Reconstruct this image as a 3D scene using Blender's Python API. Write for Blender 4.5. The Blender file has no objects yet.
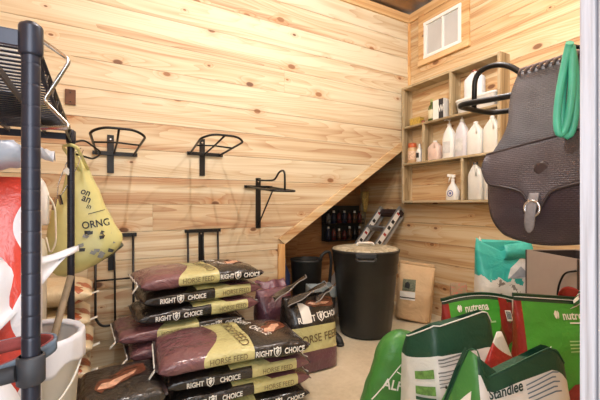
import bpy, bmesh, math, random
from mathutils import Vector, Matrix, noise
PI = math.pi
SC = bpy.context.scene
COL = SC.collection

# ------------------------------------------------------------------ camera, world, lights, exposure
cam_d = bpy.data.cameras.new('camera')
cam = bpy.data.objects.new('camera', cam_d); COL.objects.link(cam)
cam_d.sensor_width = 36.0
cam_d.lens = 357 * 36.0 / 600
cam_d.shift_y = 4 / 600
cam_d.clip_start = 0.02
cam.location = (0, 0, 1.1)
cam.rotation_euler = (PI / 2, 0, -math.radians(29.4))
SC.camera = cam

world = bpy.data.worlds.new('world'); SC.world = world
world.use_nodes = True
bg = world.node_tree.nodes['Background']
bg.inputs['Color'].default_value = (0.92, 0.96, 1.0, 1)
bg.inputs['Strength'].default_value = 0.55

def light(name, kind, loc, energy, color=(1, 1, 1), size=None, size_y=None, target=None):
    d = bpy.data.lights.new(name, kind); d.energy = energy; d.color = color
    o = bpy.data.objects.new(name, d); COL.objects.link(o); o.location = loc
    if kind == 'AREA':
        d.shape = 'RECTANGLE'; d.size = size; d.size_y = size_y or size
    elif size is not None:
        d.shadow_soft_size = size
    if target is not None:
        o.rotation_euler = (Vector(target) - Vector(loc)).to_track_quat('-Z', 'Y').to_euler()
    return o
WARM = (0.98, 0.985, 1.0)
light('ceiling_bulb_light', 'POINT', (0.48, 1.12, 3.0), 58, WARM, 0.007)
light('ceiling_bulb_light', 'POINT', (1.68, 1.12, 3.0), 58, WARM, 0.007)
light('overhead_fill_light', 'AREA', (1.1, 1.2, 3.08), 6, WARM, 2.2, 1.5, (1.1, 1.2, 0))  # added area lamp below the ceiling, soft fill between the bulbs
light('doorway_fill_light', 'AREA', (-0.14, -0.06, 1.35), 14, (0.90, 0.95, 1.0), 0.40, 1.6, (0.25, 1.6, 1.15))  # fill lamp added beside the camera, standing in for daylight through the door

vs = SC.view_settings
vs.view_transform = 'Standard'; vs.look = 'None'; vs.gamma = 1.0; vs.exposure = 0.30
vs.use_curve_mapping = False

# ------------------------------------------------------------------ materials
def lin(c):
    f = lambda v: (v / 255 / 12.92) if v / 255 <= 0.04045 else ((v / 255 + 0.055) / 1.055) ** 2.4
    return (f(c[0]), f(c[1]), f(c[2]), 1)

class NT:
    def __init__(s, name):
        s.m = bpy.data.materials.new(name); s.m.use_nodes = True
        s.t = s.m.node_tree; s.b = s.t.nodes['Principled BSDF']
    def n(s, typ, **kw):
        nd = s.t.nodes.new(typ)
        for k, v in kw.items():
            setattr(nd, k, v)
        return nd
    def l(s, a, b): s.t.links.new(a, b)
    def put(s, sock, v):
        if isinstance(v, bpy.types.NodeSocket): s.l(v, sock)
        else: sock.default_value = v
    def math(s, op, a, b=None, c=None, clamp=False):
        nd = s.n('ShaderNodeMath', operation=op); nd.use_clamp = clamp
        s.put(nd.inputs[0], a)
        if b is not None: s.put(nd.inputs[1], b)
        if c is not None: s.put(nd.inputs[2], c)
        return nd.outputs[0]
    def mix(s, f, a, b, mode='MIX'):
        nd = s.n('ShaderNodeMix', data_type='RGBA', blend_type=mode)
        s.put(nd.inputs[0], f); s.put(nd.inputs[6], a); s.put(nd.inputs[7], b)
        return nd.outputs[2]
    def ramp(s, f, stops, interp='LINEAR'):
        nd = s.n('ShaderNodeValToRGB'); cr = nd.color_ramp; cr.interpolation = interp
        while len(cr.elements) < len(stops): cr.elements.new(0.5)
        for e, (p, c) in zip(cr.elements, stops):
            e.position = p; e.color = c
        s.put(nd.inputs[0], f); return nd.outputs[0]
    def noise(s, vec, scale, detail=3, rough=0.5, dist=0.0):
        nd = s.n('ShaderNodeTexNoise'); nd.inputs['Scale'].default_value = scale
        nd.inputs['Detail'].default_value = detail; nd.inputs['Roughness'].default_value = rough
        nd.inputs['Distortion'].default_value = dist
        if vec is not None: s.l(vec, nd.inputs['Vector'])
        return nd.outputs['Fac']
    def bump(s, h, strength=0.3, dist=0.01):
        nd = s.n('ShaderNodeBump'); nd.inputs['Strength'].default_value = strength
        nd.inputs['Distance'].default_value = dist
        s.l(h, nd.inputs['Height']); s.l(nd.outputs[0], s.b.inputs['Normal'])
    def obj(s): return s.n('ShaderNodeTexCoord').outputs['Object']
    def uv(s): return s.n('ShaderNodeTexCoord').outputs['UV']
    def sep(s, v):
        nd = s.n('ShaderNodeSeparateXYZ'); s.l(v, nd.inputs[0]); return nd.outputs
    def comb(s, x, y, z=0.0):
        nd = s.n('ShaderNodeCombineXYZ')
        s.put(nd.inputs[0], x); s.put(nd.inputs[1], y); s.put(nd.inputs[2], z)
        return nd.outputs[0]

_mc = {}
def plain(name, rgb, rough=0.5, metal=0.0, vary=0.12, scale=18, bump=0.0, trans=0.0, coat=0.0, alpha=None):
    if name in _mc: return _mc[name]
    t = NT(name); c = lin(rgb); o = t.obj()
    f = t.noise(o, scale, 4, 0.6)
    dark = tuple(max(0, v * (1 - vary * 1.6)) for v in c[:3]) + (1,)
    lite = tuple(min(1, v * (1 + vary)) for v in c[:3]) + (1,)
    t.l(t.ramp(f, [(0.3, dark), (0.7, lite)]), t.b.inputs['Base Color'])
    t.b.inputs['Roughness'].default_value = rough; t.b.inputs['Metallic'].default_value = metal
    if trans: t.b.inputs['Transmission Weight'].default_value = trans
    if coat: t.b.inputs['Coat Weight'].default_value = coat
    if alpha is not None: t.b.inputs['Alpha'].default_value = alpha
    if bump: t.bump(t.noise(o, scale * 2.5, 4), bump, 0.01)
    _mc[name] = t.m; return t.m

PITCH = 0.195
def pine(name, axis, c_light, c_mid, c_dark, plank=True, knot=True, grain=1.0):
    """Boards running along `axis` (0 = X, 1 = Y), stacked in z."""
    t = NT(name); o = t.sep(t.obj())
    u = o[axis]; z = o[2]
    if axis == 2: u, z = o[2], o[0]
    rnd = t.n('ShaderNodeNewGeometry').outputs['Random Per Island'] if plank else 0.37
    off = t.math('MULTIPLY', rnd, 57.0)
    uu = t.math('ADD', u, off)
    # knots: one candidate per cell, some dropped
    kv = t.n('ShaderNodeTexVoronoi', voronoi_dimensions='2D', feature='F1')
    kv.inputs['Scale'].default_value = 1.0; kv.inputs['Randomness'].default_value = 0.85
    t.l(t.comb(t.math('MULTIPLY', uu, 2.9), t.math('MULTIPLY', z, 5.1)), kv.inputs['Vector'])
    kd = kv.outputs['Distance']
    ks = t.sep(kv.outputs['Color'])
    keep = t.math('GREATER_THAN', ks[0], 0.66 if knot else 2.0)
    rad = t.math('MULTIPLY_ADD', ks[1], 0.085, 0.022)
    infl = t.math('MULTIPLY', keep, t.math('SUBTRACT', 1.0, t.math('DIVIDE', kd, t.math('MULTIPLY', rad, 4.2)), clamp=True))
    # cathedral grain
    n1 = t.noise(t.comb(t.math('MULTIPLY', uu, 0.40), t.math('MULTIPLY', z, 5.0), off), 1.0, 1.5, 0.45)
    ph = t.math('ADD', t.math('MULTIPLY', n1, 22.0 * grain), t.math('MULTIPLY', infl, 2.2))
    ring = t.math('FRACT', ph)
    ringc = t.math('POWER', ring, 2.2)
    fine = t.noise(t.comb(t.math('MULTIPLY', uu, 1.6), t.math('MULTIPLY', z, 110.0)), 1.0, 3, 0.6)
    broad = t.noise(t.comb(t.math('MULTIPLY', uu, 0.30), t.math('MULTIPLY', z, 12.0), off), 1.0, 3, 0.55, 0.5)
    g = t.math('ADD', t.math('MULTIPLY', ringc, 0.30), t.math('MULTIPLY', fine, 0.20))
    g = t.math('ADD', g, t.math('MULTIPLY', t.math('SUBTRACT', broad, 0.42), 1.9))
    if plank: g = t.math('ADD', g, t.math('MULTIPLY', t.math('SUBTRACT', rnd, 0.5), 0.42))
    col = t.ramp(g, [(0.05, lin(c_light)), (0.38, lin(c_mid)), (0.85, lin(c_dark))])
    kf = t.math('MULTIPLY', keep, t.math('SUBTRACT', 1.25, t.math('DIVIDE', kd, rad), clamp=True))
    col = t.mix(t.math('MULTIPLY', infl, 0.45), col, lin((196, 132, 74)))
    col = t.mix(t.math('MINIMUM', t.math('MULTIPLY', kf, 2.2), 0.92), col, t.mix(ks[2], lin((96, 58, 36)), lin((160, 110, 70))))
    t.l(col, t.b.inputs['Base Color'])
    t.b.inputs['Roughness'].default_value = 0.62
    t.bump(fine, 0.12, 0.004)
    return t.m

M = {}
PL = ((222, 210, 182), (209, 189, 154), (176, 134, 98))
M['pine_x'] = pine('pine_boards_back', 0, *PL)
M['pine_y'] = pine('pine_boards_side', 1, (216, 194, 156), (202, 168, 122), (166, 114, 72))
M['pine_trim'] = pine('pine_trim', 0, (222, 202, 164), (210, 178, 132), (180, 132, 86), plank=False, knot=False)
M['pine_trim_y'] = pine('pine_trim_side', 1, (222, 188, 138), (206, 162, 108), (172, 118, 70), plank=False, knot=True)
M['pine_trim_z'] = pine('pine_trim_upright', 2, (232, 196, 142), (220, 172, 112), (190, 128, 72), plank=False, knot=False)
M['pine_shaded'] = pine('shaded_boards_under_stairs', 0, (176, 136, 94), (156, 112, 70), (116, 76, 44))  # pine boards with the shade under the stairs put into their colour
M['weathered'] = pine('weathered_shelf_board', 1, (198, 182, 150), (176, 156, 120), (138, 116, 82), plank=True, knot=False)
M['weathered_z'] = pine('weathered_shelf_upright', 2, (192, 174, 142), (168, 148, 112), (132, 110, 78), plank=True, knot=False)
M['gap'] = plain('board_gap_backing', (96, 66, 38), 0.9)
M['black_steel'] = plain('black_powder_coat', (27, 26, 26), 0.38, 0.3, 0.1, 40)
M['post_steel'] = plain('black_epoxy_post', (42, 43, 54), 0.36, 0.35, 0.1, 30)
M['chrome'] = plain('chrome_rod', (205, 205, 205), 0.22, 1.0, 0.05)
M['white_plastic'] = plain('white_plastic', (236, 234, 228), 0.4, 0, 0.03)
M['milky'] = plain('milky_plastic', (222, 220, 212), 0.35, 0, 0.05, 12)
M['clear_bin'] = plain('cloudy_clear_plastic', (208, 206, 200), 0.25, 0, 0.05, 12)
M['white_print'] = plain('white_print', (236, 234, 226), 0.5, 0, 0.02)
M['dark_print'] = plain('dark_print', (34, 36, 36), 0.5, 0, 0.02)
M['grey_print'] = plain('grey_print', (120, 122, 120), 0.5, 0, 0.02)
M['olive_print'] = plain('olive_print', (104, 84, 48), 0.5, 0, 0.02)
M['horse_red'] = plain('chestnut_print', (112, 62, 42), 0.35, 0, 0.35, 30)
M['horse_lite'] = plain('chestnut_highlight_print', (226, 178, 150), 0.35, 0, 0.3, 40)
M['white_tape'] = plain('white_seam_tape', (224, 222, 214), 0.6, 0, 0.05)
M['rubber'] = plain('black_rubber', (36, 37, 36), 0.55, 0, 0.15, 12)
M['bin_black'] = plain('black_bin_plastic', (38, 39, 38), 0.42, 0, 0.12, 9)

def concrete():
    t = NT('concrete_floor'); o = t.obj()
    a = t.noise(o, 2.3, 5, 0.6); b = t.noise(o, 34, 4, 0.7)
    f = t.math('ADD', t.math('MULTIPLY', a, 0.7), t.math('MULTIPLY', b, 0.3))
    t.l(t.ramp(f, [(0.3, lin((176, 160, 132))), (0.55, lin((206, 192, 164))), (0.75, lin((220, 208, 184)))]), t.b.inputs['Base Color'])
    t.b.inputs['Roughness'].default_value = 0.7; t.bump(b, 0.1, 0.004); return t.m
M['concrete'] = concrete()

def white_wood():
    t = NT('whitewashed_jamb'); o = t.sep(t.obj())
    v = t.comb(t.math('MULTIPLY', o[0], 160), t.math('MULTIPLY', o[1], 160), t.math('MULTIPLY', o[2], 5))
    f = t.noise(v, 1.0, 4, 0.6)
    t.l(t.ramp(f, [(0.3, lin((160, 154, 156))), (0.6, lin((192, 189, 194)))]), t.b.inputs['Base Color'])
    t.b.inputs['Roughness'].default_value = 0.6; t.bump(f, 0.2, 0.003); return t.m
M['white_wood'] = white_wood()

def film(name, u_stops, arc=0.0, side=None, rough=0.28, wr=0.35, coat=0.25, slant=0.0, v_edge=0.86, wscale=9.0, extra=None):
    """Printed plastic film: colour bands along UV.x (u), bands bent by arc*v^2, side gusset colour past |v|>v_edge."""
    t = NT(name); q = t.sep(t.uv())
    v = t.math('MULTIPLY_ADD', q[1], 2.0, -1.0)
    u = t.math('ADD', q[0], t.math('MULTIPLY', t.math('MULTIPLY', v, v), arc))
    if slant: u = t.math('ADD', u, t.math('MULTIPLY', v, slant))
    col = t.ramp(u, [(p, lin(c)) for p, c in u_stops], 'CONSTANT')
    if side is not None:
        sc = t.ramp(q[0], [(p, lin(c)) for p, c in side], 'CONSTANT')
        col = t.mix(t.math('GREATER_THAN', t.math('ABSOLUTE', v), v_edge), col, sc)
    if extra: col = extra(t, q, v, col)
    o = t.obj()
    blot = t.noise(o, 7, 3)
    col = t.mix(0.22, col, t.ramp(blot, [(0.35, (0.55, 0.55, 0.55, 1)), (0.65, (1, 1, 1, 1))]), 'MULTIPLY')
    t.l(col, t.b.inputs['Base Color'])
    t.b.inputs['Roughness'].default_value = rough
    t.b.inputs['Coat Weight'].default_value = coat; t.b.inputs['Coat Roughness'].default_value = 0.15
    w = t.noise(o, wscale, 3, 0.55, 1.6)
    w2 = t.noise(o, wscale * 4, 3, 0.6, 1.0)
    t.bump(t.math('ADD', w, t.math('MULTIPLY', w2, 0.3)), wr, 0.02)
    return t.m

MAROON, OLIVE, BLACKB = (124, 82, 86), (206, 200, 140), (33, 29, 27)
def feed_print(t, q, v, col):
    # top and front gusset: maroon | olive | black ; rear gusset has the bands elsewhere
    u = q[0]
    b1 = t.math('MULTIPLY_ADD', t.math('MULTIPLY', v, v), -0.13, 0.40)
    c = t.mix(t.math('GREATER_THAN', u, b1), lin(MAROON), lin(OLIVE))
    b2 = t.math('MULTIPLY_ADD', v, -0.01, 0.59)
    c = t.mix(t.math('GREATER_THAN', u, b2), c, lin(BLACKB))
    d = t.math('ADD', t.math('POWER', t.math('MULTIPLY', t.math('SUBTRACT', u, 0.80), 4.6), 2.0), t.math('POWER', t.math('MULTIPLY', v, 1.2), 2.0))
    f = t.math('MULTIPLY', t.math('SUBTRACT', 1.0, d, clamp=True), t.math('GREATER_THAN', u, b2))
    c = t.mix(t.math('MULTIPLY', f, 0.85), c, lin((92, 72, 56)))
    g = t.ramp(u, [(0, lin(MAROON)), (.10, lin(OLIVE)), (.43, lin(BLACKB))], 'CONSTANT')
    return t.mix(t.math('GREATER_THAN', v, 0.90), c, g)
M['feed'] = film('horse_feed_film', [(0, MAROON), (0.5, OLIVE)], extra=feed_print, wr=.9, wscale=11, coat=.5, rough=.24)
M['feed_up'] = film('horse_feed_film_upright', [(0, (98, 62, 70)), (0.25, OLIVE), (0.47, BLACKB)], arc=0.0)
M['cream_feed'] = film('cream_feed_film', [(0, (206, 186, 150)), (0.5, (212, 192, 156))], wr=0.4)
GREEN, DKGREEN, RED = (70, 160, 58), (24, 72, 52), (150, 44, 40)
M['nut'] = film('bright_green_feed_film', [(0, (58, 140, 50)), (0.25, GREEN), (0.975, (22, 58, 44))], side=[(0, RED), (0.975, (22, 58, 44))], v_edge=0.84)
M['stan'] = film('white_green_feed_film', [(0, (230, 228, 222)), (0.80, DKGREEN)], side=[(0, (70, 120, 62)), (0.80, (34, 84, 60))], v_edge=0.93, rough=0.45, coat=0.05)
M['stan_side'] = film('white_green_gusset_film', [(0, (60, 132, 58)), (0.9, (40, 104, 58))], rough=0.4, coat=0.1)
M['alfa'] = film('mid_green_feed_film', [(0, (66, 134, 58)), (0.97, (60, 120, 60))], rough=0.4, coat=0.1)
def teal_snow(t, q, v, col):
    n = t.noise(t.comb(t.math('MULTIPLY', q[0], 7), t.math('MULTIPLY', q[1], 4)), 1.0, 4, 0.6)
    f = t.math('LESS_THAN', t.math('ADD', q[0], t.math('MULTIPLY', t.math('SUBTRACT', n, 0.5), 0.5)), 0.70)
    dk = t.math('MULTIPLY', f, t.math('LESS_THAN', n, 0.40))
    col = t.mix(f, col, lin((222, 220, 214)))
    return t.mix(t.math('MULTIPLY', dk, 0.8), col, lin((92, 82, 70)))
M['teal'] = film('teal_bedding_film', [(0, (56, 180, 170)), (0.9, (74, 196, 184))], extra=teal_snow, wr=0.5)
def kraft_x(t, q, v, col): return col
M['kraft'] = film('kraft_paper', [(0, (212, 178, 136)), (0.5, (216, 184, 142))], rough=0.8, coat=0.0, wr=0.7, wscale=7)
M['floral'] = film('patterned_pouch_film', [(0, (150, 128, 100)), (0.5, (164, 140, 112))], extra=lambda t, q, v, col: t.mix(t.math('GREATER_THAN', t.noise(t.obj(), 60, 3), 0.55), col, lin((196, 120, 104))))

# ------------------------------------------------------------------ mesh helpers
def wloc(o):
    v = Vector((0, 0, 0))
    while o is not None:
        v += o.location; o = o.parent
    return v

class MB:
    def __init__(s):
        s.bm = bmesh.new(); s.uvl = None
    def box(s, c, d, rot=None, mi=0, bev=0.0):
        r = bmesh.ops.create_cube(s.bm, size=1.0)
        vs_ = r['verts']
        for v in vs_: v.co = Vector((v.co.x * d[0], v.co.y * d[1], v.co.z * d[2]))
        if bev:
            es = {e for v in vs_ for e in v.link_edges}
            rr = bmesh.ops.bevel(s.bm, geom=list(es), offset=bev, segments=2, affect='EDGES', profile=0.7)
            vs_ = list({v for f in rr['faces'] for v in f.verts} | {v for v in vs_ if v.is_valid})
        mt = Matrix.Translation(Vector(c))
        if rot is not None: mt = mt @ (rot.to_matrix().to_4x4() if hasattr(rot, 'to_matrix') else rot.to_4x4())
        for v in vs_: v.co = mt @ v.co
        for f in {f for v in vs_ for f in v.link_faces}: f.material_index = mi
        return s
    def bar(s, a, b, w, h, up=(0, 0, 1), mi=0, bev=0.0):
        a = Vector(a); b = Vector(b); d = (b - a); L = d.length; x = d / L
        y = Vector(up).cross(x)
        if y.length < 1e-4: y = Vector((0, 1, 0)).cross(x)
        y.normalize(); z = x.cross(y)
        m = Matrix((x, y, z)).transposed()
        return s.box((a + b) / 2, (L, w, h), m, mi, bev)
    def tube(s, pts, r, seg=8, closed=False, mi=0):
        pts = [Vector(p) for p in pts]; n = len(pts)
        rr = r if isinstance(r, (list, tuple)) else [r] * n
        rings = []; nrm = None
        for i, p in enumerate(pts):
            if closed: tg = pts[(i + 1) % n] - pts[i - 1]
            else: tg = pts[min(i + 1, n - 1)] - pts[max(i - 1, 0)]
            tg.normalize()
            if nrm is None:
                nrm = tg.orthogonal().normalized()
            else:
                nrm = nrm - tg * nrm.dot(tg)
                if nrm.length < 1e-5: nrm = tg.orthogonal()
                nrm.normalize()
            bn = tg.cross(nrm)
            rings.append([s.bm.verts.new(p + (nrm * math.cos(a) + bn * math.sin(a)) * rr[i]) for a in [2 * PI * k / seg for k in range(seg)]])
        rng = range(n) if closed else range(n - 1)
        for i in rng:
            A, B = rings[i], rings[(i + 1) % n]
            sh = 0
            if closed and i == n - 1:
                sh = min(range(seg), key=lambda q: sum((A[k].co - B[(k + q) % seg].co).length for k in range(seg)))
            for k in range(seg):
                f = s.bm.faces.new((A[k], A[(k + 1) % seg], B[(k + 1 + sh) % seg], B[(k + sh) % seg])); f.material_index = mi; f.smooth = True
        if not closed:
            for q in (rings[0][::-1], rings[-1]):
                f = s.bm.faces.new(q); f.material_index = mi
        return s
    def lathe(s, prof, c=(0, 0, 0), seg=28, mi=0, sx=1.0, sy=1.0, rot=None, cap=True, wob=None):
        c = Vector(c); rings = []
        for (r, z) in prof:
            ring = []
            for k in range(seg):
                a = 2 * PI * k / seg
                rr = r * (wob(a, z) if wob else 1)
                p = Vector((rr * math.cos(a) * sx, rr * math.sin(a) * sy, z))
                if rot is not None: p = rot @ p
                ring.append(s.bm.verts.new(p + c))
            rings.append(ring)
        for A, B in zip(rings, rings[1:]):
            for k in range(seg):
                f = s.bm.faces.new((A[k], A[(k + 1) % seg], B[(k + 1) % seg], B[k])); f.material_index = mi; f.smooth = True
        if cap:
            for q in (rings[0][::-1], rings[-1]):
                f = s.bm.faces.new(q); f.material_index = mi
        return s
    def prism(s, poly, ax, d0, d1, mi=0):
        """poly: 2D points; ax: axis of extrusion (0,1,2); the other two axes take poly in order."""
        def P(p, d):
            q = [p[0], p[1]]; q.insert(ax, d); return Vector(q)
        A = [s.bm.verts.new(P(p, d0)) for p in poly]; B = [s.bm.verts.new(P(p, d1)) for p in poly]
        n = len(poly); fs = [s.bm.faces.new(A), s.bm.faces.new(B[::-1])]
        for k in range(n): fs.append(s.bm.faces.new((A[k], B[k], B[(k + 1) % n], A[(k + 1) % n])))
        for f in fs: f.material_index = mi
        return s
    def grid(s, fn, nu, nv, closed_v=False, caps=False, uvfn=None, mi=0):
        if s.uvl is None and uvfn: s.uvl = s.bm.loops.layers.uv.new('UVMap')
        V = [[s.bm.verts.new(fn(i / nu, j / nv)) for j in range(nv if closed_v else nv + 1)] for i in range(nu + 1)]
        m = nv if closed_v else nv + 1
        for i in range(nu):
            for j in range(nv):
                jj = (j + 1) % m
                f = s.bm.faces.new((V[i][j], V[i + 1][j], V[i + 1][jj], V[i][jj])); f.smooth = True; f.material_index = mi
                if uvfn:
                    for lp, (a, b) in zip(f.loops, ((i, j), (i + 1, j), (i + 1, j + 1), (i, j + 1))):
                        lp[s.uvl].uv = uvfn(a / nu, b / nv)
        if caps:
            for i in (0, nu):
                q = V[i] if i == nu else V[i][::-1]
                f = s.bm.faces.new(q); f.material_index = mi
                if uvfn:
                    for lp in f.loops: lp[s.uvl].uv = uvfn(i / nu, 0.25)
        return s
    def build(s, name, mats, parent=None, world=False, smooth=False, origin=None, bevel=0.0, solid=0.0, subsurf=0):
        bmesh.ops.recalc_face_normals(s.bm, faces=s.bm.faces)
        me = bpy.data.meshes.new(name)
        if smooth:
            for f in s.bm.faces: f.smooth = True
        if world:
            o0 = wloc(parent) if parent else Vector(origin or (0, 0, 0))
            bmesh.ops.translate(s.bm, verts=s.bm.verts, vec=-o0)
        s.bm.to_mesh(me); s.bm.free()
        for m in (mats if isinstance(mats, (list, tuple)) else [mats]): me.materials.append(m)
        o = bpy.data.objects.new(name, me); COL.objects.link(o)
        if parent is not None: o.parent = parent
        elif world: o.location = Vector(origin or (0, 0, 0))
        if bevel:
            b = o.modifiers.new('bevel', 'BEVEL'); b.width = bevel; b.segments = 2; b.limit_method = 'ANGLE'
        if solid:
            b = o.modifiers.new('solid', 'SOLIDIFY'); b.thickness = solid; b.offset = 0
        if subsurf:
            b = o.modifiers.new('sub', 'SUBSURF'); b.levels = subsurf; b.render_levels = subsurf
        return o

def tag(o, label, cat, group=None):
    o['label'] = label; o['category'] = cat
    if group: o['group'] = group
    return o
def thing(name, label, cat, loc=(0, 0, 0), rz=0.0, group=None):
    o = bpy.data.objects.new(name, None); COL.objects.link(o)
    o.empty_display_size = 0.05; o.location = loc; o.rotation_euler = (0, 0, rz)
    return tag(o, label, cat, group)
def struct(o):
    o['kind'] = 'structure'; return o
def dup(root, loc, rz, label, group=None):
    r = root.copy(); COL.objects.link(r); r.location = loc; r.rotation_euler = (0, 0, rz); r['label'] = label
    if group: r['group'] = group
    for ch in list(root.children):
        c = ch.copy(); COL.objects.link(c); c.parent = r
        for g in list(ch.children):
            d = g.copy(); COL.objects.link(d); d.parent = c
    return r

def fillet(pts, r, n=5, closed=False):
    pts = [Vector(p) for p in pts]; out = []
    N = len(pts)
    for i, p in enumerate(pts):
        if not closed and i in (0, N - 1): out.append(p); continue
        a = pts[i - 1]; b = pts[(i + 1) % N]
        da = (a - p); db = (b - p); rr = min(r, da.length * 0.49, db.length * 0.49)
        A = p + da.normalized() * rr; B = p + db.normalized() * rr
        for k in range(n + 1):
            t = k / n
            out.append(A * (1 - t) ** 2 + p * 2 * t * (1 - t) + B * t ** 2)
    return out

_tx = {}
def text_geo(body, bold=0.0):
    key = (body, bold)
    if key not in _tx:
        c = bpy.data.curves.new('t', 'FONT'); c.body = body; c.size = 1.0; c.offset = bold; c.resolution_u = 3
        c.align_x = 'CENTER'; c.fill_mode = 'FRONT'
        o = bpy.data.objects.new('t', c); COL.objects.link(o)
        bpy.context.view_layer.update()
        dg = bpy.context.evaluated_depsgraph_get()
        me = bpy.data.meshes.new_from_object(o.evaluated_get(dg))
        V = [(v.co.x, v.co.y) for v in me.vertices]; Fc = [tuple(p.vertices) for p in me.polygons]
        bpy.data.objects.remove(o); bpy.data.curves.remove(c); bpy.data.meshes.remove(me)
        xs = [v[0] for v in V]; ys = [v[1] for v in V]
        cx = (min(xs) + max(xs)) / 2; cy = (min(ys) + max(ys)) / 2; w = max(xs) - min(xs); h = max(ys) - min(ys)
        _tx[key] = ([((x - cx) / h, (y - cy) / h) for x, y in V], Fc, w / h)
    return _tx[key]

def flat_geo(polys):
    V = []; Fc = []
    for p in polys:
        Fc.append(tuple(range(len(V), len(V) + len(p)))); V += list(p)
    return V, Fc

def decal(name, geo, fn, mat, parent, maxlen=0.014, sx=1.0, sy=1.0):
    """Map flat 2D print (metres) on a surface through fn(x, y)."""
    bm = bmesh.new(); V, Fc = geo[0], geo[1]
    bv = [bm.verts.new((x * sx, y * sy, 0)) for x, y in V]
    for f in Fc:
        try: bm.faces.new([bv[i] for i in f])
        except ValueError: pass
    bmesh.ops.triangulate(bm, faces=bm.faces)
    for _ in range(5):
        es = [e for e in bm.edges if e.calc_length() > maxlen]
        if not es: break
        bmesh.ops.subdivide_edges(bm, edges=es, cuts=1)
    bmesh.ops.triangulate(bm, faces=bm.faces)
    for v in bm.verts: v.co = fn(v.co.x, v.co.y)
    me = bpy.data.meshes.new(name); bm.to_mesh(me); bm.free()
    me.materials.append(mat)
    o = bpy.data.objects.new(name, me); COL.objects.link(o)
    if parent is not None: o.parent = parent
    return o

SHIELD = [(-.5, .5), (-.25, .42), (0, .55), (.25, .42), (.5, .5), (.5, .0), (.38, -.3), (0, -.6), (-.38, -.3), (-.5, 0)]
def shield_geo():
    n = len(SHIELD); inn = [(x * .74, y * .74 - .01) for x, y in SHIELD]
    polys = [[SHIELD[i], SHIELD[(i + 1) % n], inn[(i + 1) % n], inn[i]] for i in range(n)]
    curl = [(.18, .3), (-.05, .32), (-.22, .12), (-.18, -.14), (.04, -.34), (.1, -.2), (-.04, -.06), (-.02, .1), (.1, .14), (.2, .02), (.28, .12)]
    polys.append(curl)
    return flat_geo(polys)
def horse_geo():
    body = [(-.5, -.16), (-.42, -.02), (-.3, .04), (-.18, .02), (-.02, .12), (.16, .2), (.34, .16), (.5, .22), (.46, .02), (.3, -.08), (.1, -.12), (-.08, -.16), (-.22, -.22), (-.34, -.2), (-.42, -.26)]
    mane = [(-.22, .06), (0, .2), (.2, .3), (.4, .3), (.52, .22), (.34, .2), (.16, .22), (-.02, .14)]
    lite = [(-.46, -.15), (-.36, -.06), (-.22, -.06), (-.06, .02), (.12, .08), (.32, .1), (.2, -.02), (0, -.08), (-.16, -.16), (-.3, -.17)]
    return flat_geo([body, mane]), flat_geo([lite])

def spow(v, p): return math.copysign(abs(v) ** p, v)
class Pillow:
    """Stuffed-sack surface. Local frame before matrix: x length, y width, z thickness (centre 0)."""
    def __init__(s, L, W, T, n=3.0, seed=0, amp=0.006, Mx=None, wp=None, tp=None, zc=None, fq=7.0, yc=None):
        s.L, s.W, s.T, s.n, s.seed, s.amp, s.fq = L, W / 2, T / 2, n, seed, amp, fq
        s.M = Mx or Matrix.Identity(4)
        s.wp = wp or (lambda u: 1 - 0.05 * abs(2 * u - 1) ** 4)
        s.tp = tp or (lambda u: max(0.05, (1 - abs(2 * u - 1) ** 5) ** 0.5))
        s.zc = zc or (lambda u, v: 0.0)
        s.yc = yc or (lambda u: 0.0)
    def raw(s, u, th):
        u = min(1.0, max(0.0, u))
        w = s.W * s.wp(u); t = s.T * s.tp(u)
        y = w * spow(math.cos(th), 2 / s.n); z = t * spow(math.sin(th), 2 / s.n)
        p = Vector((s.L * (u - 0.5), y + s.yc(u), z))
        k = noise.noise(Vector((p.x * s.fq + s.seed * 3.1, p.y * s.fq, p.z * s.fq * 0.7 + s.seed)))
        k2 = noise.noise(Vector((p.x * s.fq * 2.7 + s.seed, p.y * s.fq * 2.2, 5 + p.z * 9)))
        d = Vector((0, math.cos(th) * 0.5, math.sin(th)))
        p = p + d * s.amp * (k + 0.5 * k2) * min(1, s.tp(u) * 1.6)
        p.z += s.zc(u, p.y / s.W)
        return p
    def at(s, u, th, off=0.0):
        p = s.raw(u, th)
        if off:
            e = 0.004
            a = s.raw(min(1, u + e), th) - s.raw(max(0, u - e), th)
            b = s.raw(u, th + 0.02) - s.raw(u, th - 0.02)
            nrm = b.cross(a)
            if nrm.length > 1e-12:
                nrm.normalize()
                out = Vector((0, math.cos(th), math.sin(th)))
                if nrm.dot(out) < 0: nrm = -nrm
                p = p + nrm * off
        return s.M @ p
    def mesh(s, nu=40, nv=36):
        mb = MB(); nv = max(nv, 56)
        def th(b):     # even spacing across the broad faces
            a = 2 * PI * b
            return math.atan2(spow(math.sin(a), s.n / 2), spow(math.cos(a), s.n / 2))
        mb.grid(lambda a, b: s.at(a, th(b)), nu, nv, closed_v=True, caps=True,
                uvfn=lambda a, b: (a, 0.5 + 0.5 * spow(math.cos(th(b)), 2 / s.n)))
        return mb
    def side(s, front=True, off=0.0025):
        """(u_metres from centre, height from mid) on the long gusset; front = the -y side."""
        def fn(x, z, u0=0.5):
            u = min(1, max(0, u0 + (x if front else -x) / s.L))
            t = s.T * s.tp(min(1, max(0, u)))
            q = max(-1, min(1, z / t)); a = math.asin(abs(q) ** (s.n / 2)) * (1 if q >= 0 else -1)
            return s.at(u, PI - a if front else a, off)
        return fn
    def top(s, off=0.0025, sgn=1):
        """(x along length from centre, y across) on the upper face."""
        def fn(x, y):
            u = min(1, max(0, 0.5 + x / s.L)); w = s.W * s.wp(u); q = max(-1, min(1, (y - s.yc(u)) / w))
            th = PI / 2 - math.copysign(math.asin(abs(math.copysign(abs(q) ** (s.n / 2), q))), q)
            return s.at(u, th * sgn, off)
        return fn

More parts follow.
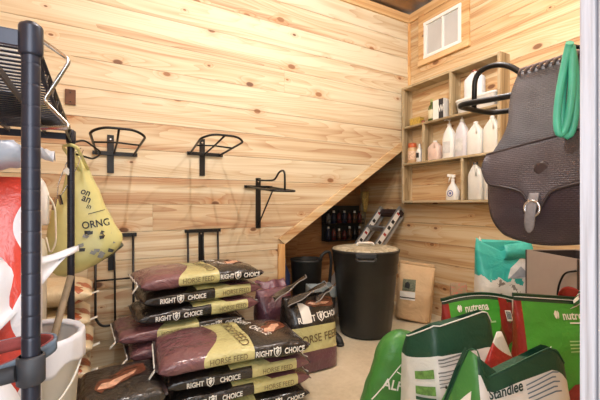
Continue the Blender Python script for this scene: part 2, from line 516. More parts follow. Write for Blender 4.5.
def shifted(fn, dx, dy, rot=0.0):
    c, s_ = math.cos(rot), math.sin(rot)
    return lambda x, y: fn(dx + c * x - s_ * y, dy + s_ * x + c * y)

# ------------------------------------------------------------------ room shell
XR, YB, ZC = 2.92, 2.78, 3.13
YR = 3.60            # back of the cupboard under the stairs
XL = -0.57
mb = MB(); mb.box(((XL + 3.0) / 2, 1.2, -0.03), (4.2, 5.2, 0.06))
struct(mb.build('floor', M['concrete'], world=True))

def board_rows(x_of, zmax, axis, face, thick, seed, lo, mat_name, name, backing):
    """Horizontal boards z-row by z-row; x_of(z) gives the right end of the row."""
    rnd = random.Random(seed); mb = MB()
    z0 = 1.10 - 6 * PITCH
    k = 0
    while z0 < zmax:
        a, b = max(0.0, z0), min(zmax, z0 + PITCH - 0.0028)
        cuts = [a, b]
        for zz in (0.76,):
            if a < zz < b: cuts.insert(1, zz)
        if b - a > 0.01:
            # butt joints
            xs = [lo]
            if rnd.random() < 0.45: xs.append(lo + (x_of(b) - lo) * rnd.uniform(0.25, 0.75))
            for i in range(len(cuts) - 1):
                zl, zh = cuts[i], cuts[i + 1]
                for j, xa in enumerate(xs):
                    last = j == len(xs) - 1
                    pl = [(xa, zl), ((x_of(zl + 1e-4) if last else xs[j + 1] - 0.0015), zl), ((x_of(zh - 1e-4) if last else xs[j + 1] - 0.0015), zh), (xa, zh)]
                    if axis == 0: mb.prism(pl, 1, face, face + thick)
                    else: mb.prism(pl, 0, face, face + thick)
        z0 += PITCH; k += 1
    return mb

def xo(z): return 1.40 if z < 0.76 else min(XR, 1.40 + (z - 0.76) * 1.52)
mb = board_rows(xo, ZC, 0, YB, 0.018, 3, XL, 'pine_x', 'wall_back', None)
mb.prism([(XL, 0), (1.40, 0), (1.40, 0.76), (XR, 1.76), (XR, ZC), (XL, ZC)], 1, YB + 0.018, YB + 0.05, mi=1)
struct(mb.build('wall_back', [M['pine_x'], M['gap']], world=True))
mb = board_rows(lambda z: YR, ZC, 1, XR, 0.018, 11, 0.2, 'pine_y', 'wall_right', None)
mb.box((XR + 0.034, 1.9, ZC / 2), (0.032, 3.4, ZC), mi=1)
struct(mb.build('wall_right', [M['pine_y'], M['gap']], world=True))
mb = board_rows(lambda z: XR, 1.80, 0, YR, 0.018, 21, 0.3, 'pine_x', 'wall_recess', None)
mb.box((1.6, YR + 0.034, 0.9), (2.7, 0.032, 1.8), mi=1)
struct(mb.build('wall_recess', [M['pine_shaded'], M['gap']], world=True))
# sloping underside of the stairs
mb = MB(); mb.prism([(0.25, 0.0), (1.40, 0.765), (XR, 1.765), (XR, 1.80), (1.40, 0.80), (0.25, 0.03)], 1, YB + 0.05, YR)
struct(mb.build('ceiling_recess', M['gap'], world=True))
mb = MB(); mb.box((XL - 0.02, 1.5, ZC / 2), (0.04, 2.6, ZC))
struct(mb.build('wall_left', M['pine_y'], world=True))
mb = MB()
mb.box(((XL - 0.32) / 2, 0.14, ZC / 2), (0.25, 0.12, ZC))
mb.box(((0.52 + XR) / 2, 0.14, ZC / 2), (XR - 0.52, 0.12, ZC))
mb.box((0.08, 0.14, (2.15 + ZC) / 2), (0.86, 0.12, ZC - 2.15))
struct(mb.build('wall_front', M['pine_trim'], world=True))
# corrugated metal roof deck, ribs along X
M['deck'] = plain('brown_metal_deck', (186, 156, 124), 0.45, 0.3, 0.1, 6)
mb = MB(); nrib = 60
def deck(a, b):
    y = 0.1 + a * (YB + 0.1 - 0.1); ph = (a * nrib) % 4
    zz = 0.0 if ph < 1.5 else (0.028 if ph < 3.5 else 0.014)
    return Vector((XL + b * (XR - XL + 0.1), y, ZC + 0.02 + zz))
mb.grid(deck, nrib * 2, 2)
struct(mb.build('ceiling', M['deck'], world=True, solid=0.004))
# trims
mb = MB(); mb.box((XL / 2 + XR / 2, YB - 0.011, 3.085), (XR - XL, 0.022, 0.09), bev=0.003)
struct(mb.build('trim_1', M['pine_trim_y'], world=True))
mb = MB(); mb.box((XR - 0.011, (0.2 + YB) / 2 - 0.011, 3.085), (0.022, YB - 0.22, 0.09), bev=0.003)
struct(mb.build('trim_2', M['pine_trim_y'], world=True))
mb = MB(); mb.box((XR - 0.011, YB - 0.011, (1.80 + 3.04) / 2), (0.022, 0.022, 1.24), bev=0.006)
struct(mb.build('trim_3', M['pine_trim_z'], world=True))
mb = MB(); mb.prism([(1.345, 0.80), (1.405, 0.75), (XR - 0.001, 1.745), (XR - 0.001, 1.842)], 1, YB - 0.026, YB - 0.001)
struct(mb.build('trim_4', M['pine_trim'], world=True, bevel=0.003))
mb = MB(); mb.box((1.375, YB - 0.012, 0.378), (0.064, 0.022, 0.754), bev=0.003)
struct(mb.build('trim_5', M['pine_trim_z'], world=True))
# door lining on the right of the camera
mb = MB(); mb.box((0.509, 0.1955, 1.07), (0.040, 0.015, 2.14), bev=0.002); mb.box((0.511, 0.122, 1.07), (0.040, 0.128, 2.14), bev=0.002)
struct(mb.build('trim_6', M['white_wood'], world=True))
mb = MB(); mb.box((-0.33, 0.13, 1.07), (0.03, 0.15, 2.14)); mb.box((0.08, 0.13, 2.155), (0.85, 0.15, 0.03))
struct(mb.build('trim_7', M['white_wood'], world=True))

# window high on the right wall
M['frost'] = plain('frosted_pane', (196, 194, 190), 0.25, 0, 0.04, 5, coat=0.3)
M['win_white'] = plain('white_window_paint', (240, 238, 232), 0.45, 0, 0.03)
win = thing('window_1', 'small white two-pane window set high in the pine side wall', 'window', (XR, 2.34, 2.76)); win['kind'] = 'structure'
mb = MB()
for c, d in [((XR - 0.012, 2.595, 2.80), (0.024, 0.075, 0.53)), ((XR - 0.012, 2.09, 2.80), (0.024, 0.075, 0.53)), ((XR - 0.016, 2.34, 2.553), (0.032, 0.59, 0.058)), ((XR - 0.012, 2.34, 2.99), (0.024, 0.44, 0.09))]:
    mb.box(c, d, bev=0.003)
mb.build('wooden_casing', M['pine_trim_y'], win, world=True)
mb = MB()
for c, d in [((XR - 0.017, 2.54, 2.76), (0.034, 0.03, 0.36)), ((XR - 0.017, 2.142, 2.76), (0.034, 0.03, 0.36)), ((XR - 0.019, 2.34, 2.593), (0.038, 0.432, 0.03)), ((XR - 0.019, 2.34, 2.93), (0.038, 0.432, 0.03)), ((XR - 0.015, 2.33, 2.76), (0.03, 0.016, 0.33))]:
    mb.box(c, d, bev=0.003)
mb.build('sash_frame', M['win_white'], win, world=True)
for y0, y1 in ((2.338, 2.526), (2.157, 2.322)):
    mb = MB(); mb.box((XR - 0.009, (y0 + y1) / 2, 2.762), (0.008, y1 - y0, 0.31)); mb.build('pane', M['frost'], win, world=True)

# ------------------------------------------------------------------ wall-mounted saddle racks
BS = M['black_steel']
def rack_loop(label, loc, rz, phi, plate, length=0.50, offs=0.0, flare=0.03):
    t = thing('saddle_rack', label, 'saddle rack', loc, rz, 'folding saddle racks on the pine wall')
    d = Vector((0, -math.cos(phi), math.sin(phi))); up = Vector((0, math.sin(phi), math.cos(phi)))
    b = Vector((0, -0.016, 0))
    mb = MB(); mb.box((offs, -0.005, (plate[0] + plate[1]) / 2), (0.042, 0.009, plate[1] - plate[0]), bev=0.002)
    pl = mb.build('wall_plate', BS, t)
    mb = MB()
    for z in (plate[1] - 0.03,): mb.lathe([(0.009, 0), (0.008, 0.003), (0.004, 0.005)], (offs, -0.0095, z), 10, rot=Matrix.Rotation(PI / 2, 3, 'X'))
    mb.build('screw_head', M['chrome'], pl)
    mb = MB(); mb.box((0, -0.014, 0), (0.276, 0.014, 0.026), bev=0.002); mb.build('crossbar', BS, t)
    e = b + d * length
    pts = [Vector((-0.115, 0, 0)) + b, Vector((-0.115 - flare, 0, 0)) + e - d * 0.05, Vector((-0.08, 0, 0)) + e + up * 0.018, Vector((0.08, 0, 0)) + e + up * 0.018, Vector((0.115 + flare, 0, 0)) + e - d * 0.05, Vector((0.115, 0, 0)) + b]
    mb = MB(); mb.tube(fillet(pts, 0.09, 6), 0.0078, 8); mb.build('loop_rod', BS, t)
    mb = MB(); mb.tube([b + Vector((offs * 0.3, 0, 0)), b + d * length * 0.5 + up * 0.008, e + up * 0.018], 0.0065, 8); mb.build('centre_rod', BS, t)
    w = 0.115 + flare * 0.52
    mb = MB(); mb.tube([b + d * length * 0.5 + Vector((-w, 0, 0)), b + d * length * 0.5 + up * 0.008, b + d * length * 0.5 + Vector((w, 0, 0))], 0.006, 8); mb.build('cross_rod', BS, t)
    return t
rack_loop('black saddle rack on the wall above the yellow bag, its loop sticking straight out', (0.10, YB, 1.446), 0, 0.13, (-0.133, 0.128), offs=-0.03)
rack_loop('black saddle rack raised on the middle of the back wall, loop tilting up', (0.718, YB, 1.485), 0, 0.09, (-0.168, 0.118), offs=-0.022)
rack_loop('black saddle rack folded flat against the wall, just above the tallest feed bag stack', (0.70, YB, 0.895), 0, -1.50, (-0.23, 0.008), length=0.6, offs=-0.012, flare=0.0)
rack_loop('black saddle rack folded flat against the wall beside the yellow bag', (0.095, YB, 0.885), 0, -1.50, (-0.24, 0.008), length=0.6, offs=-0.02, flare=0.0)

def rack_hump(label, loc, rz, plate, droop, r=0.0075, length=0.5, humph=0.15):
    t = thing('saddle_rack', label, 'saddle rack', loc, rz)
    mb = MB(); mb.box((0, -0.005, (plate[0] + plate[1]) / 2), (0.044, 0.009, plate[1] - plate[0]), bev=0.002)
    pl = mb.build('wall_plate', BS, t)
    mb = MB()
    for z in (plate[1] - 0.03,): mb.lathe([(0.009, 0), (0.008, 0.003), (0.004, 0.005)], (0, -0.0095, z), 10, rot=Matrix.Rotation(PI / 2, 3, 'X'))
    mb.build('screw_head', M['chrome'], pl)
    f = lambda y: -droop * y / length
    mb = MB(); mb.box((0, -0.014, 0), (0.25, 0.014, 0.022), bev=0.002); mb.build('crossbar', BS, t)
    pts = [(-0.10, -0.016, 0), (-0.095, -length, f(length)), (0.095, -length, f(length)), (0.10, -0.016, 0)]
    mb = MB(); mb.tube(fillet(pts, 0.05, 6), r * 1.05, 8); mb.build('base_loop', BS, t)
    z0 = 0.055
    pts = [(0, -0.012, z0), (0, -length * 0.50, z0 + f(length * 0.3)), (0, -length * 0.66, z0 + f(length * 0.5) + 0.01), (0, -length * 0.82, humph + f(length)), (0, -length * 0.99, humph + f(length)), (0, -length * 0.995, f(length) + 0.004)]
    mb = MB(); mb.tube(fillet(pts, 0.055, 7), r, 8); mb.build('hump_rod', BS, t)
    if plate[0] < -0.2:
        mb = MB(); mb.tube([(0, -0.012, plate[0] + 0.03), (0, -length * 0.6, f(length * 0.6)), ], 0.006, 8); mb.build('brace_rod', BS, t)
        mb = MB(); mb.bar((-0.1, -length * 0.6, f(length * 0.6)), (0.1, -length * 0.6, f(length * 0.6)), 0.02, 0.006); mb.build('base_strap', BS, t)
    return t
rack_hump('black saddle rack with a braced flat base on the wall over the sloping stair trim', (1.162, YB, 1.243), 0, (-0.344, 0.075), 0.05)
# near rack on the front wall beside the door, sticks out along +Y
rack_hump('thick black saddle rack in the right foreground carrying the leather saddlebag', (1.09, 0.2, 1.37), PI, (-0.12, 0.09), -0.045, r=0.0085, length=0.555, humph=0.125)

# ------------------------------------------------------------------ weathered wall shelf and what stands on it
SX0, SX1 = 2.785, XR - 0.001
sh = thing('wall_shelf', 'shallow open wooden shelf of grey weathered boards on the side wall', 'shelf', (XR, 2.22, 1.12))
sd = SX1 - SX0; sxc = (SX0 + SX1) / 2
def shb(name, mat, y0, y1, z0, z1):
    mb = MB(); mb.box((sxc, (y0 + y1) / 2, (z0 + z1) / 2), (sd, y1 - y0, z1 - z0), bev=0.002); return mb.build(name, mat, sh, world=True)
shb('side_board', M['weathered_z'], 2.735, 2.757, 1.105, 2.32)
shb('side_board', M['weathered_z'], 1.695, 1.718, 1.105, 2.32)
shb('top_board', M['weathered'], 1.718, 2.735, 2.298, 2.32)
for z in (1.885, 1.505, 1.115): shb('shelf_board', M['weathered'], 1.718, 2.735, z - 0.0, z + 0.02)
shb('divider', M['weathered_z'], 2.15, 2.172, 1.905, 2.298)
shb('divider', M['weathered_z'], 2.462, 2.484, 1.525, 1.885)
shb('divider', M['weathered_z'], 2.03, 2.052, 1.135, 1.505)
R1, R2, R3 = 1.906, 1.526, 1.136
SXC = 2.855

def sect(mb, prof, c=(0, 0, 0), n=4.0, seg=28, mi=0, rz=0.0):
    """prof rows: (z, half_x, half_y, dx, dy) of super-ellipse sections."""
    cr, sr = math.cos(rz), math.sin(rz)
    rings = []
    for row in prof:
        z, hx, hy = row[:3]; dx, dy = (row[3], row[4]) if len(row) > 3 else (0, 0)
        ring = []
        for k in range(seg):
            a = 2 * PI * k / seg
            x = hx * spow(math.cos(a), 2 / n) + dx; y = hy * spow(math.sin(a), 2 / n) + dy
            ring.append(mb.bm.verts.new((c[0] + x * cr - y * sr, c[1] + x * sr + y * cr, c[2] + z)))
        rings.append(ring)
    for A, B in zip(rings, rings[1:]):
        for k in range(seg):
            f = mb.bm.faces.new((A[k], A[(k + 1) % seg], B[(k + 1) % seg], B[k])); f.material_index = mi; f.smooth = True
    for q in (rings[0][::-1], rings[-1]):
        f = mb.bm.faces.new(q); f.material_index = mi
    return mb

def jug(name, label, y, z, w, h, mat, cap, group=None, x=SXC, depth=0.045, neck=0.0, cat='jug'):
    """F-style jug facing -X: wide body, sloping shoulders, side handle, screw cap."""
    t = thing(name, label, cat, (x, y, z), 0, group)
    mb = MB(); hw = w / 2
    sect(mb, [(0.0, depth * .92, hw * .94), (0.008, depth, hw), (h * .62, depth, hw), (h * .70, depth * .95, hw * .93), (h * .84, depth * .6, hw * .52, 0, neck * .6), (h * .90, depth * .42, hw * .30, 0, neck), (h * .93, depth * .36, hw * .26, 0, neck)], n=3.6)
    mb.build('body', mat, t)
    mb = MB(); mb.lathe([(hw * .27, 0), (hw * .29, 0.004), (hw * .28, h * .075), (hw * .2, h * .08)], (0, neck, h * .92), 18); mb.build('cap', cap, t)
    mb = MB(); mb.tube(fillet([(-depth * .62, neck - hw * .2, h * .87), (-depth * 1.0, neck - hw * .45, h * .82), (-depth * 1.06, neck - hw * .55, h * .62)], 0.03, 5), hw * 0.11, 8); mb.build('handle', mat, t)
    return t

def pump_bottle(label, y, w, h, mat):
    t = thing('pump_bottle', label, 'bottle', (SXC, y, R2), 0, 'pump bottles on the middle shelf')
    hw = w / 2
    mb = MB(); sect(mb, [(0, .040, hw * .95), (.006, .043, hw), (h * .5, .043, hw), (h * .66, .036, hw * .78), (h * .78, .022, hw * .4), (h * .83, .016, hw * .24)], n=3.0); mb.build('body', mat, t)
    mb = MB(); mb.lathe([(.017, 0), (.018, .003), (.018, .022), (.009, .026), (.006, .028), (.006, .055), (.013, .056), (.013, .064)], (0, 0, h * .83), 16); p = mb.build('pump', M['white_plastic'], t)
    mb = MB(); mb.tube([(0, 0, h * .83 + .062), (-.03, .012, h * .83 + .064), (-.045, .018, h * .83 + .054)], [.008, .006, .005], 8); mb.build('spout', M['white_plastic'], p)
    mb = MB(); mb.box((-.0432, 0, h * .28), (.002, hw * 1.2, h * .3)); mb.build('paper_label', plain('pale_label', (214, 214, 212), 0.6), t)
    return t
pump_bottle('white pump bottle on the middle shelf, farther left and whiter of the two', 2.222, 0.125, 0.36, M['white_plastic'])
pump_bottle('pale milky pump bottle on the middle shelf, right beside the white jugs', 2.088, 0.122, 0.38, plain('pale_lilac_plastic', (214, 212, 216), 0.35, 0, 0.04))
jug('gallon_jug', 'white gallon jug on the middle shelf next to the pump bottles', 1.953, R2, 0.138, 0.29, M['white_plastic'], M['white_plastic'], 'white jugs on the shelves')
jug('gallon_jug', 'white gallon jug at the right end of the middle shelf, half behind the leather', 1.802, R2, 0.138, 0.31, plain('ivory_plastic', (232, 228, 216), 0.4, 0, 0.03), M['white_plastic'], 'white jugs on the shelves')
jug('gallon_jug', 'milky jug with dark cap hole on the bottom shelf beside the divider', 1.946, R3, 0.135, 0.33, M['milky'], plain('grey_cap', (90, 92, 92), 0.5), 'white jugs on the shelves', neck=0.01)
jug('gallon_jug', 'milky jug on the bottom shelf half hidden behind the leather saddlebag', 1.80, R3, 0.13, 0.32, M['milky'], plain('tan_cap', (190, 176, 150), 0.5), 'white jugs on the shelves')
# spray bottle
t = thing('spray_bottle', 'white trigger spray bottle with blue ring emblem alone on the bottom shelf', 'bottle', (SXC, 2.185, R3))
mb = MB(); sect(mb, [(0, .036, .058), (.006, .040, .064), (.08, .040, .064), (.125, .030, .040), (.155, .016, .018), (.175, .013, .014)], n=2.6); mb.build('body', M['white_plastic'], t)
mb = MB(); mb.lathe([(.016, 0), (.017, .002), (.016, .02), (.010, .024)], (0, 0, .172), 16); mb.bar((.01, -.02, .222), (-.01, .05, .232), .026, .026, bev=.006); mb.tube([(0, 0, .19), (0, -.004, .225)], .011, 8); hd = mb.build('spray_head', M['white_plastic'], t)
mb = MB(); mb.tube([(-.004, .022, .218), (-.006, .034, .195), (-.006, .040, .165)], [.006, .005, .003], 8); mb.build('trigger', M['white_plastic'], hd)
mb = MB(); mb.tube([(-.0405, -.002 + .027 * math.cos(a), .062 + .027 * math.sin(a)) for a in [2 * PI * k / 24 for k in range(24)]], .0035, 6, closed=True)
mb.lathe([(.012, 0), (.012, .002)], (-.0385, -.002, .062), 16, rot=Matrix.Rotation(-PI / 2, 3, 'Y')); mb.build('ring_emblem', plain('blue_print', (92, 104, 168), 0.5), t)
# top row
t = thing('oil_bottle', 'green glass oil bottle with pale label standing on the upper shelf', 'bottle', (SXC, 2.425, R1))
mb = MB(); mb.lathe([(.030, 0), (.034, .004), (.034, .13), (.028, .155), (.014, .175), (.012, .20), (.014, .202), (.014, .208)], seg=20); mb.build('body', plain('green_glass', (74, 84, 34), 0.12, 0, 0.1, coat=0.5), t)
mb = MB(); mb.lathe([(.0345, .03), (.0348, .032), (.0348, .115), (.0345, .117)], seg=20); mb.build('paper_label', plain('cream_label', (214, 204, 168), 0.6), t)
mb = MB(); mb.lathe([(.0145, .195), (.015, .197), (.015, .222), (.012, .224)], seg=16); mb.build('cap', plain('olive_cap', (150, 156, 90), 0.4), t)
t = thing('carton', 'white carton with a black printed side on the upper shelf', 'carton', (SXC, 2.315, R1))
mb = MB(); mb.box((0, 0, .095), (.08, .125, .19), bev=.002); mb.build('box', M['white_print'], t)
mb = MB(); mb.box((-.041, -.032, .097), (.002, .052, .186)); sd_ = mb.build('dark_panel', plain('black_carton_print', (44, 42, 46), 0.5), t)
decal('lettering', text_geo('W', .02), lambda x, y: Vector((-.0425, -.032 - x, .10 + y)), M['white_print'], sd_, sx=.04, sy=.07)
t = thing('tin', 'low yellow tin lying at the left end of the upper shelf', 'tin', (SXC, 2.615, R1))
mb = MB(); mb.box((0, 0, .035), (.07, .13, .07), bev=.006); mb.build('body', plain('yellow_tin', (190, 158, 70), 0.4, 0, 0.25, 60), t)
mb = MB(); mb.box((0, 0, .0735), (.074, .134, .009), bev=.002); mb.build('lid', plain('gold_lid', (206, 180, 104), 0.35, 0.3), t)
o = MB().lathe([(.016, 0), (.018, .003), (.017, .024), (.010, .028)], seg=16).build('jar_lid', plain('brown_lid', (136, 76, 52), 0.5)); o.location = (2.82, 2.50, R1); tag(o, 'small brown lid lying between the yellow tin and the oil bottle', 'lid')
t = thing('storage_tub', 'cloudy clear plastic tub on the upper shelf under a white jug', 'tub', (SXC, 1.935, R1))
mb = MB(); sect(mb, [(0, .050, .165), (.006, .052, .170), (.10, .056, .186), (.108, .057, .188)], n=6); mb.build('body', M['clear_bin'], t)
mb = MB(); sect(mb, [(.106, .059, .190), (.110, .060, .193), (.122, .060, .193), (.126, .055, .187)], n=6); mb.build('lid', M['white_plastic'], t)
jug('gallon_jug', 'white jug with tapered shoulders on top of the clear tub', 1.965, R1 + .1265, 0.175, 0.235, plain('cool_white_plastic', (230, 232, 234), 0.4, 0, 0.03), plain('red_cap', (150, 90, 70), 0.5), x=SXC)
# middle row left
t = thing('pill_bottle', 'amber bottle with orange cap at the left end of the middle shelf', 'bottle', (SXC, 2.675, R2))
mb = MB(); mb.lathe([(.045, 0), (.048, .004), (.048, .15), (.038, .165)], seg=22); mb.build('body', plain('amber_plastic', (214, 176, 130), 0.35, 0, 0.2), t)
mb = MB(); mb.lathe([(.042, .16), (.043, .162), (.042, .205), (.036, .208)], seg=22); mb.build('cap', plain('orange_cap', (196, 98, 54), 0.45), t)
mb = MB(); mb.lathe([(.0485, .03), (.0488, .031), (.0488, .12), (.0485, .121)], seg=22); mb.build('paper_label', plain('peach_label', (222, 190, 160), 0.6, 0, .25, 70), t)
t = thing('squeeze_bottle', 'slim white squeeze bottle with black marks beside the amber bottle', 'bottle', (SXC, 2.578, R2))
mb = MB(); sect(mb, [(0, .028, .030), (.004, .030, .033), (.11, .030, .033), (.135, .020, .022), (.15, .012, .013)], n=2.6); mb.build('body', M['white_plastic'], t)
mb = MB(); mb.lathe([(.013, .148), (.014, .15), (.009, .185), (.004, .19)], seg=14); mb.build('cap', M['white_plastic'], t)
mb = MB(); mb.box((-.0305, 0, .07), (.002, .034, .05), bev=.0005); mb.build('printed_mark', M['dark_print'], t)
jug('small_jug', 'squat pink-tinted jug on the middle shelf right of the small divider', 2.385, R2, 0.135, 0.19, plain('pinkish_plastic', (226, 200, 186), 0.35, 0, 0.08), M['white_plastic'], neck=0.0)

# ------------------------------------------------------------------ leather saddlebag on the near rack, green hose
def basket_leather(name, rgb, scale):
    t = NT(name); o = t.sep(t.obj())
    k = scale
    br = t.n('ShaderNodeTexBrick'); br.inputs['Scale'].default_value = 1.0
    br.inputs['Brick Width'].default_value = 0.011; br.inputs['Row Height'].default_value = 0.0048
    br.inputs['Mortar Size'].default_value = 0.0011; br.inputs['Mortar Smooth'].default_value = 0.8
    t.l(t.comb(o[1], o[2]), br.inputs['Vector'])
    n = t.noise(t.obj(), 14, 4)
    c = lin(rgb)
    base = t.ramp(n, [(0.3, tuple(v * .75 for v in c[:3]) + (1,)), (0.7, tuple(v * 1.25 for v in c[:3]) + (1,))])
    t.l(t.mix(t.math('MULTIPLY', br.outputs['Fac'], 0.5), base, tuple(v * .6 for v in c[:3]) + (1,)), t.b.inputs['Base Color'])
    t.b.inputs['Roughness'].default_value = 0.42
    t.bump(t.math('SUBTRACT', 1.0, br.outputs['Fac']), 0.7, 0.0025)
    return t.m
M['leather'] = basket_leather('basketweave_leather', (80, 70, 73), 1)
M['leather_dark'] = basket_leather('basketweave_leather_dark', (68, 54, 60), 1)
M['leather_edge'] = plain('dark_leather_edge', (58, 46, 46), 0.4, 0, 0.1, 30)
M['fleece'] = basket_leather('worn_grey_leather', (112, 108, 110), 1)
M['suede'] = plain('worn_strap_leather', (132, 126, 126), 0.55, 0, 0.2, 40)
SBX = 0.928
sb = thing('saddlebag', 'dark basketweave leather saddlebag with buckled flap hanging on the near rack', 'saddlebag', (SBX, 0.46, 1.0))
yc = 0.455
# yoke: worn flat leather going over the rack
def yoke(a, b):
    # a: 0 at ridge .. 1 at pouch ; b: 0 far(left) .. 1 near(right)
    z = 1.437 - a * 0.21
    yl = 0.526 + (0.590 - 0.526) * (a ** 1.4) + 0.010 * math.sin(a * 7); yr = 0.30
    y = yl + (yr - yl) * b
    x = SBX + 0.02 - 0.012 * a - 0.008 * math.sin(b * 6 + a * 3) * a + 0.004 * noise.noise(Vector((y * 20, z * 20, 1)))
    return Vector((x, y, z))
mb = MB(); mb.grid(yoke, 18, 16)
# part that turns over the rods to the far side
def over(a, b):
    p = yoke(0, b); an = a * PI * 0.9
    return Vector((p.x + 0.10 * (1 - math.cos(an)) / 1.0, p.y, p.z + 0.012 * math.sin(an) - 0.10 * max(0, a - 0.4)))
mb.grid(over, 8, 16)
mb.build('yoke', M['fleece'], sb, world=True, solid=0.006)
mb = MB()
for k in range(13):   # braided edging along the ridge
    y0 = 0.525 - k * 0.016
    mb.tube([(SBX + .014, y0, 1.432), (SBX + .008, y0 - .008, 1.442), (SBX + .018, y0 - .017, 1.447), (SBX + .026, y0 - .022, 1.440)], .0035, 6)
mb.build('braided_edge', plain('faded_braid', (128, 108, 102), 0.6, 0, .2, 60), sb, world=True)
def pouch_out(b):     # outline (y,z) of the pouch, b in [0,1] counter-clockwise
    pts = [(0.588, 1.235), (0.591, 1.13), (0.583, 1.07), (0.562, 1.034), (0.53, 1.014), (0.455, 1.003), (0.37, 1.014), (0.335, 1.03), (0.312, 1.08), (0.306, 1.16), (0.306, 1.262)]
    x = b * (len(pts) - 1); i = min(int(x), len(pts) - 2); f = x - i
    p0 = pts[max(0, i - 1)]; p1 = pts[i]; p2 = pts[i + 1]; p3 = pts[min(len(pts) - 1, i + 2)]
    cr = lambda a, b_, c, d: 0.5 * (2 * b_ + (c - a) * f + (2 * a - 5 * b_ + 4 * c - d) * f * f + (3 * b_ - a - 3 * c + d) * f ** 3)
    return cr(p0[0], p1[0], p2[0], p3[0]), cr(p0[1], p1[1], p2[1], p3[1])
def pouch(a, b, bulge, x0, sc=1.0):
    y, z = pouch_out(b); cy, cz = 0.456, 1.14
    y = cy + (y - cy) * a * sc; z = cz + (z - cz) * a * sc
    return Vector((x0 - bulge * (1 - a ** 3.0), y, z))
mb = MB(); mb.grid(lambda a, b: pouch(0.02 + 0.98 * a, b, 0.034, SBX - 0.012), 14, 44)
mb.grid(lambda a, b: Vector((SBX - 0.012 + 0.030 * a, *pouch_out(b))), 2, 44)
mb.grid(lambda a, b: pouch(0.02 + 0.98 * a, b, 0.0, SBX + 0.018), 3, 44)
mb.build('pouch', M['leather_dark'], sb, world=True, smooth=True, solid=0.002)
# flap with tongue
def flap_low(y):
    d = abs(y - 0.449)
    z = 1.140 - 0.010 * math.cos((y - 0.449) * 24)
    tongue = 0.040 / (1 + (d / 0.020) ** 4)
    edge = 0.05 * max(0, (d - 0.108) / 0.034) ** 2.5
    return z - tongue + edge
def flapf(a, b):
    y = 0.590 + (0.300 - 0.590) * b
    zt = 1.232 + (1.272 - 1.232) * b; zl = flap_low(y)
    z = zt + (zl - zt) * a
    x = SBX - 0.016 - 0.036 * math.sin(min(1, a * 1.15 + 0.05) * PI * 0.5) * (1 - 0.55 * ((y - 0.456) / 0.16) ** 2)
    return Vector((x, y, z))
mb = MB(); mb.grid(flapf, 14, 60); fl = mb.build('flap', M['leather'], sb, world=True, solid=0.005)
mb = MB()
mb.tube([flapf(1, k / 60) + Vector((-.002, 0, 0)) for k in range(61)], .0032, 6); mb.tube([flapf(0, k / 30) + Vector((-.002, 0, .0)) for k in range(31)], .0035, 6)
mb.build('rolled_edge', M['leather_edge'], fl, world=True)
mb = MB(); mb.lathe([(.016, 0), (.017, .0015), (.013, .003), (.006, .0025)], flapf(.45, .52) + Vector((-.002, 0, 0)), 20, rot=Matrix.Rotation(-PI / 2, 3, 'Y')); mb.build('stamped_rosette', M['leather_edge'], fl, world=True)
mb = MB(); mb.tube([(SBX - .066, 0.450 + .016 * math.cos(a), 1.090 + .017 * math.sin(a)) for a in [2 * PI * k / 24 for k in range(24)]], .0036, 8, closed=True); mb.build('buckle', M['chrome'], sb, world=True)
def strap(a, b):
    z = 1.125 - a * 0.092; w = 0.011 if a < 0.75 else 0.011 * math.sqrt(max(0.02, 1 - ((a - .75) / .25) ** 2))
    return Vector((SBX - 0.058 - 0.012 * math.sin(a * PI), 0.449 + 0.012 * a * a + w * (b * 2 - 1), z))
mb = MB(); mb.grid(strap, 16, 4); mb.build('buckle_strap', M['suede'], sb, world=True, solid=0.003)

M['hose'] = plain('green_hose_rubber', (84, 196, 166), 0.35, 0, 0.08, 20, coat=0.2)
mb = MB(); pts = []
for k in range(2 * 26 + 1):
    a = 2 * PI * k / 26 + PI / 2; lap = k / 26
    pts.append((0.905 - 0.014 * lap + 0.004 * math.sin(a * 2), 0.3915 + 0.001 * lap + (0.0105 + .002 * lap) * math.cos(a + .5 * lap), 1.342 + 0.095 * math.sin(a) + .004 * lap))
mb.tube(pts, 0.0078, 10)
t = mb.build('garden_hose', M['hose'], world=True, origin=(0.91, 0.385, 1.27)); tag(t, 'coiled green garden hose hung beside the leather saddlebag near the doorway', 'hose')
mb = MB(); mb.tube(fillet([(0.908, 0.2, 1.437), (0.906, 0.375, 1.437), (0.906, 0.40, 1.455)], .012, 4), .0045, 8)
t = mb.build('wall_hook', BS, world=True, origin=(0.908, 0.2, 1.437)); tag(t, 'thin black hook behind the jamb carrying the green hose', 'hook')

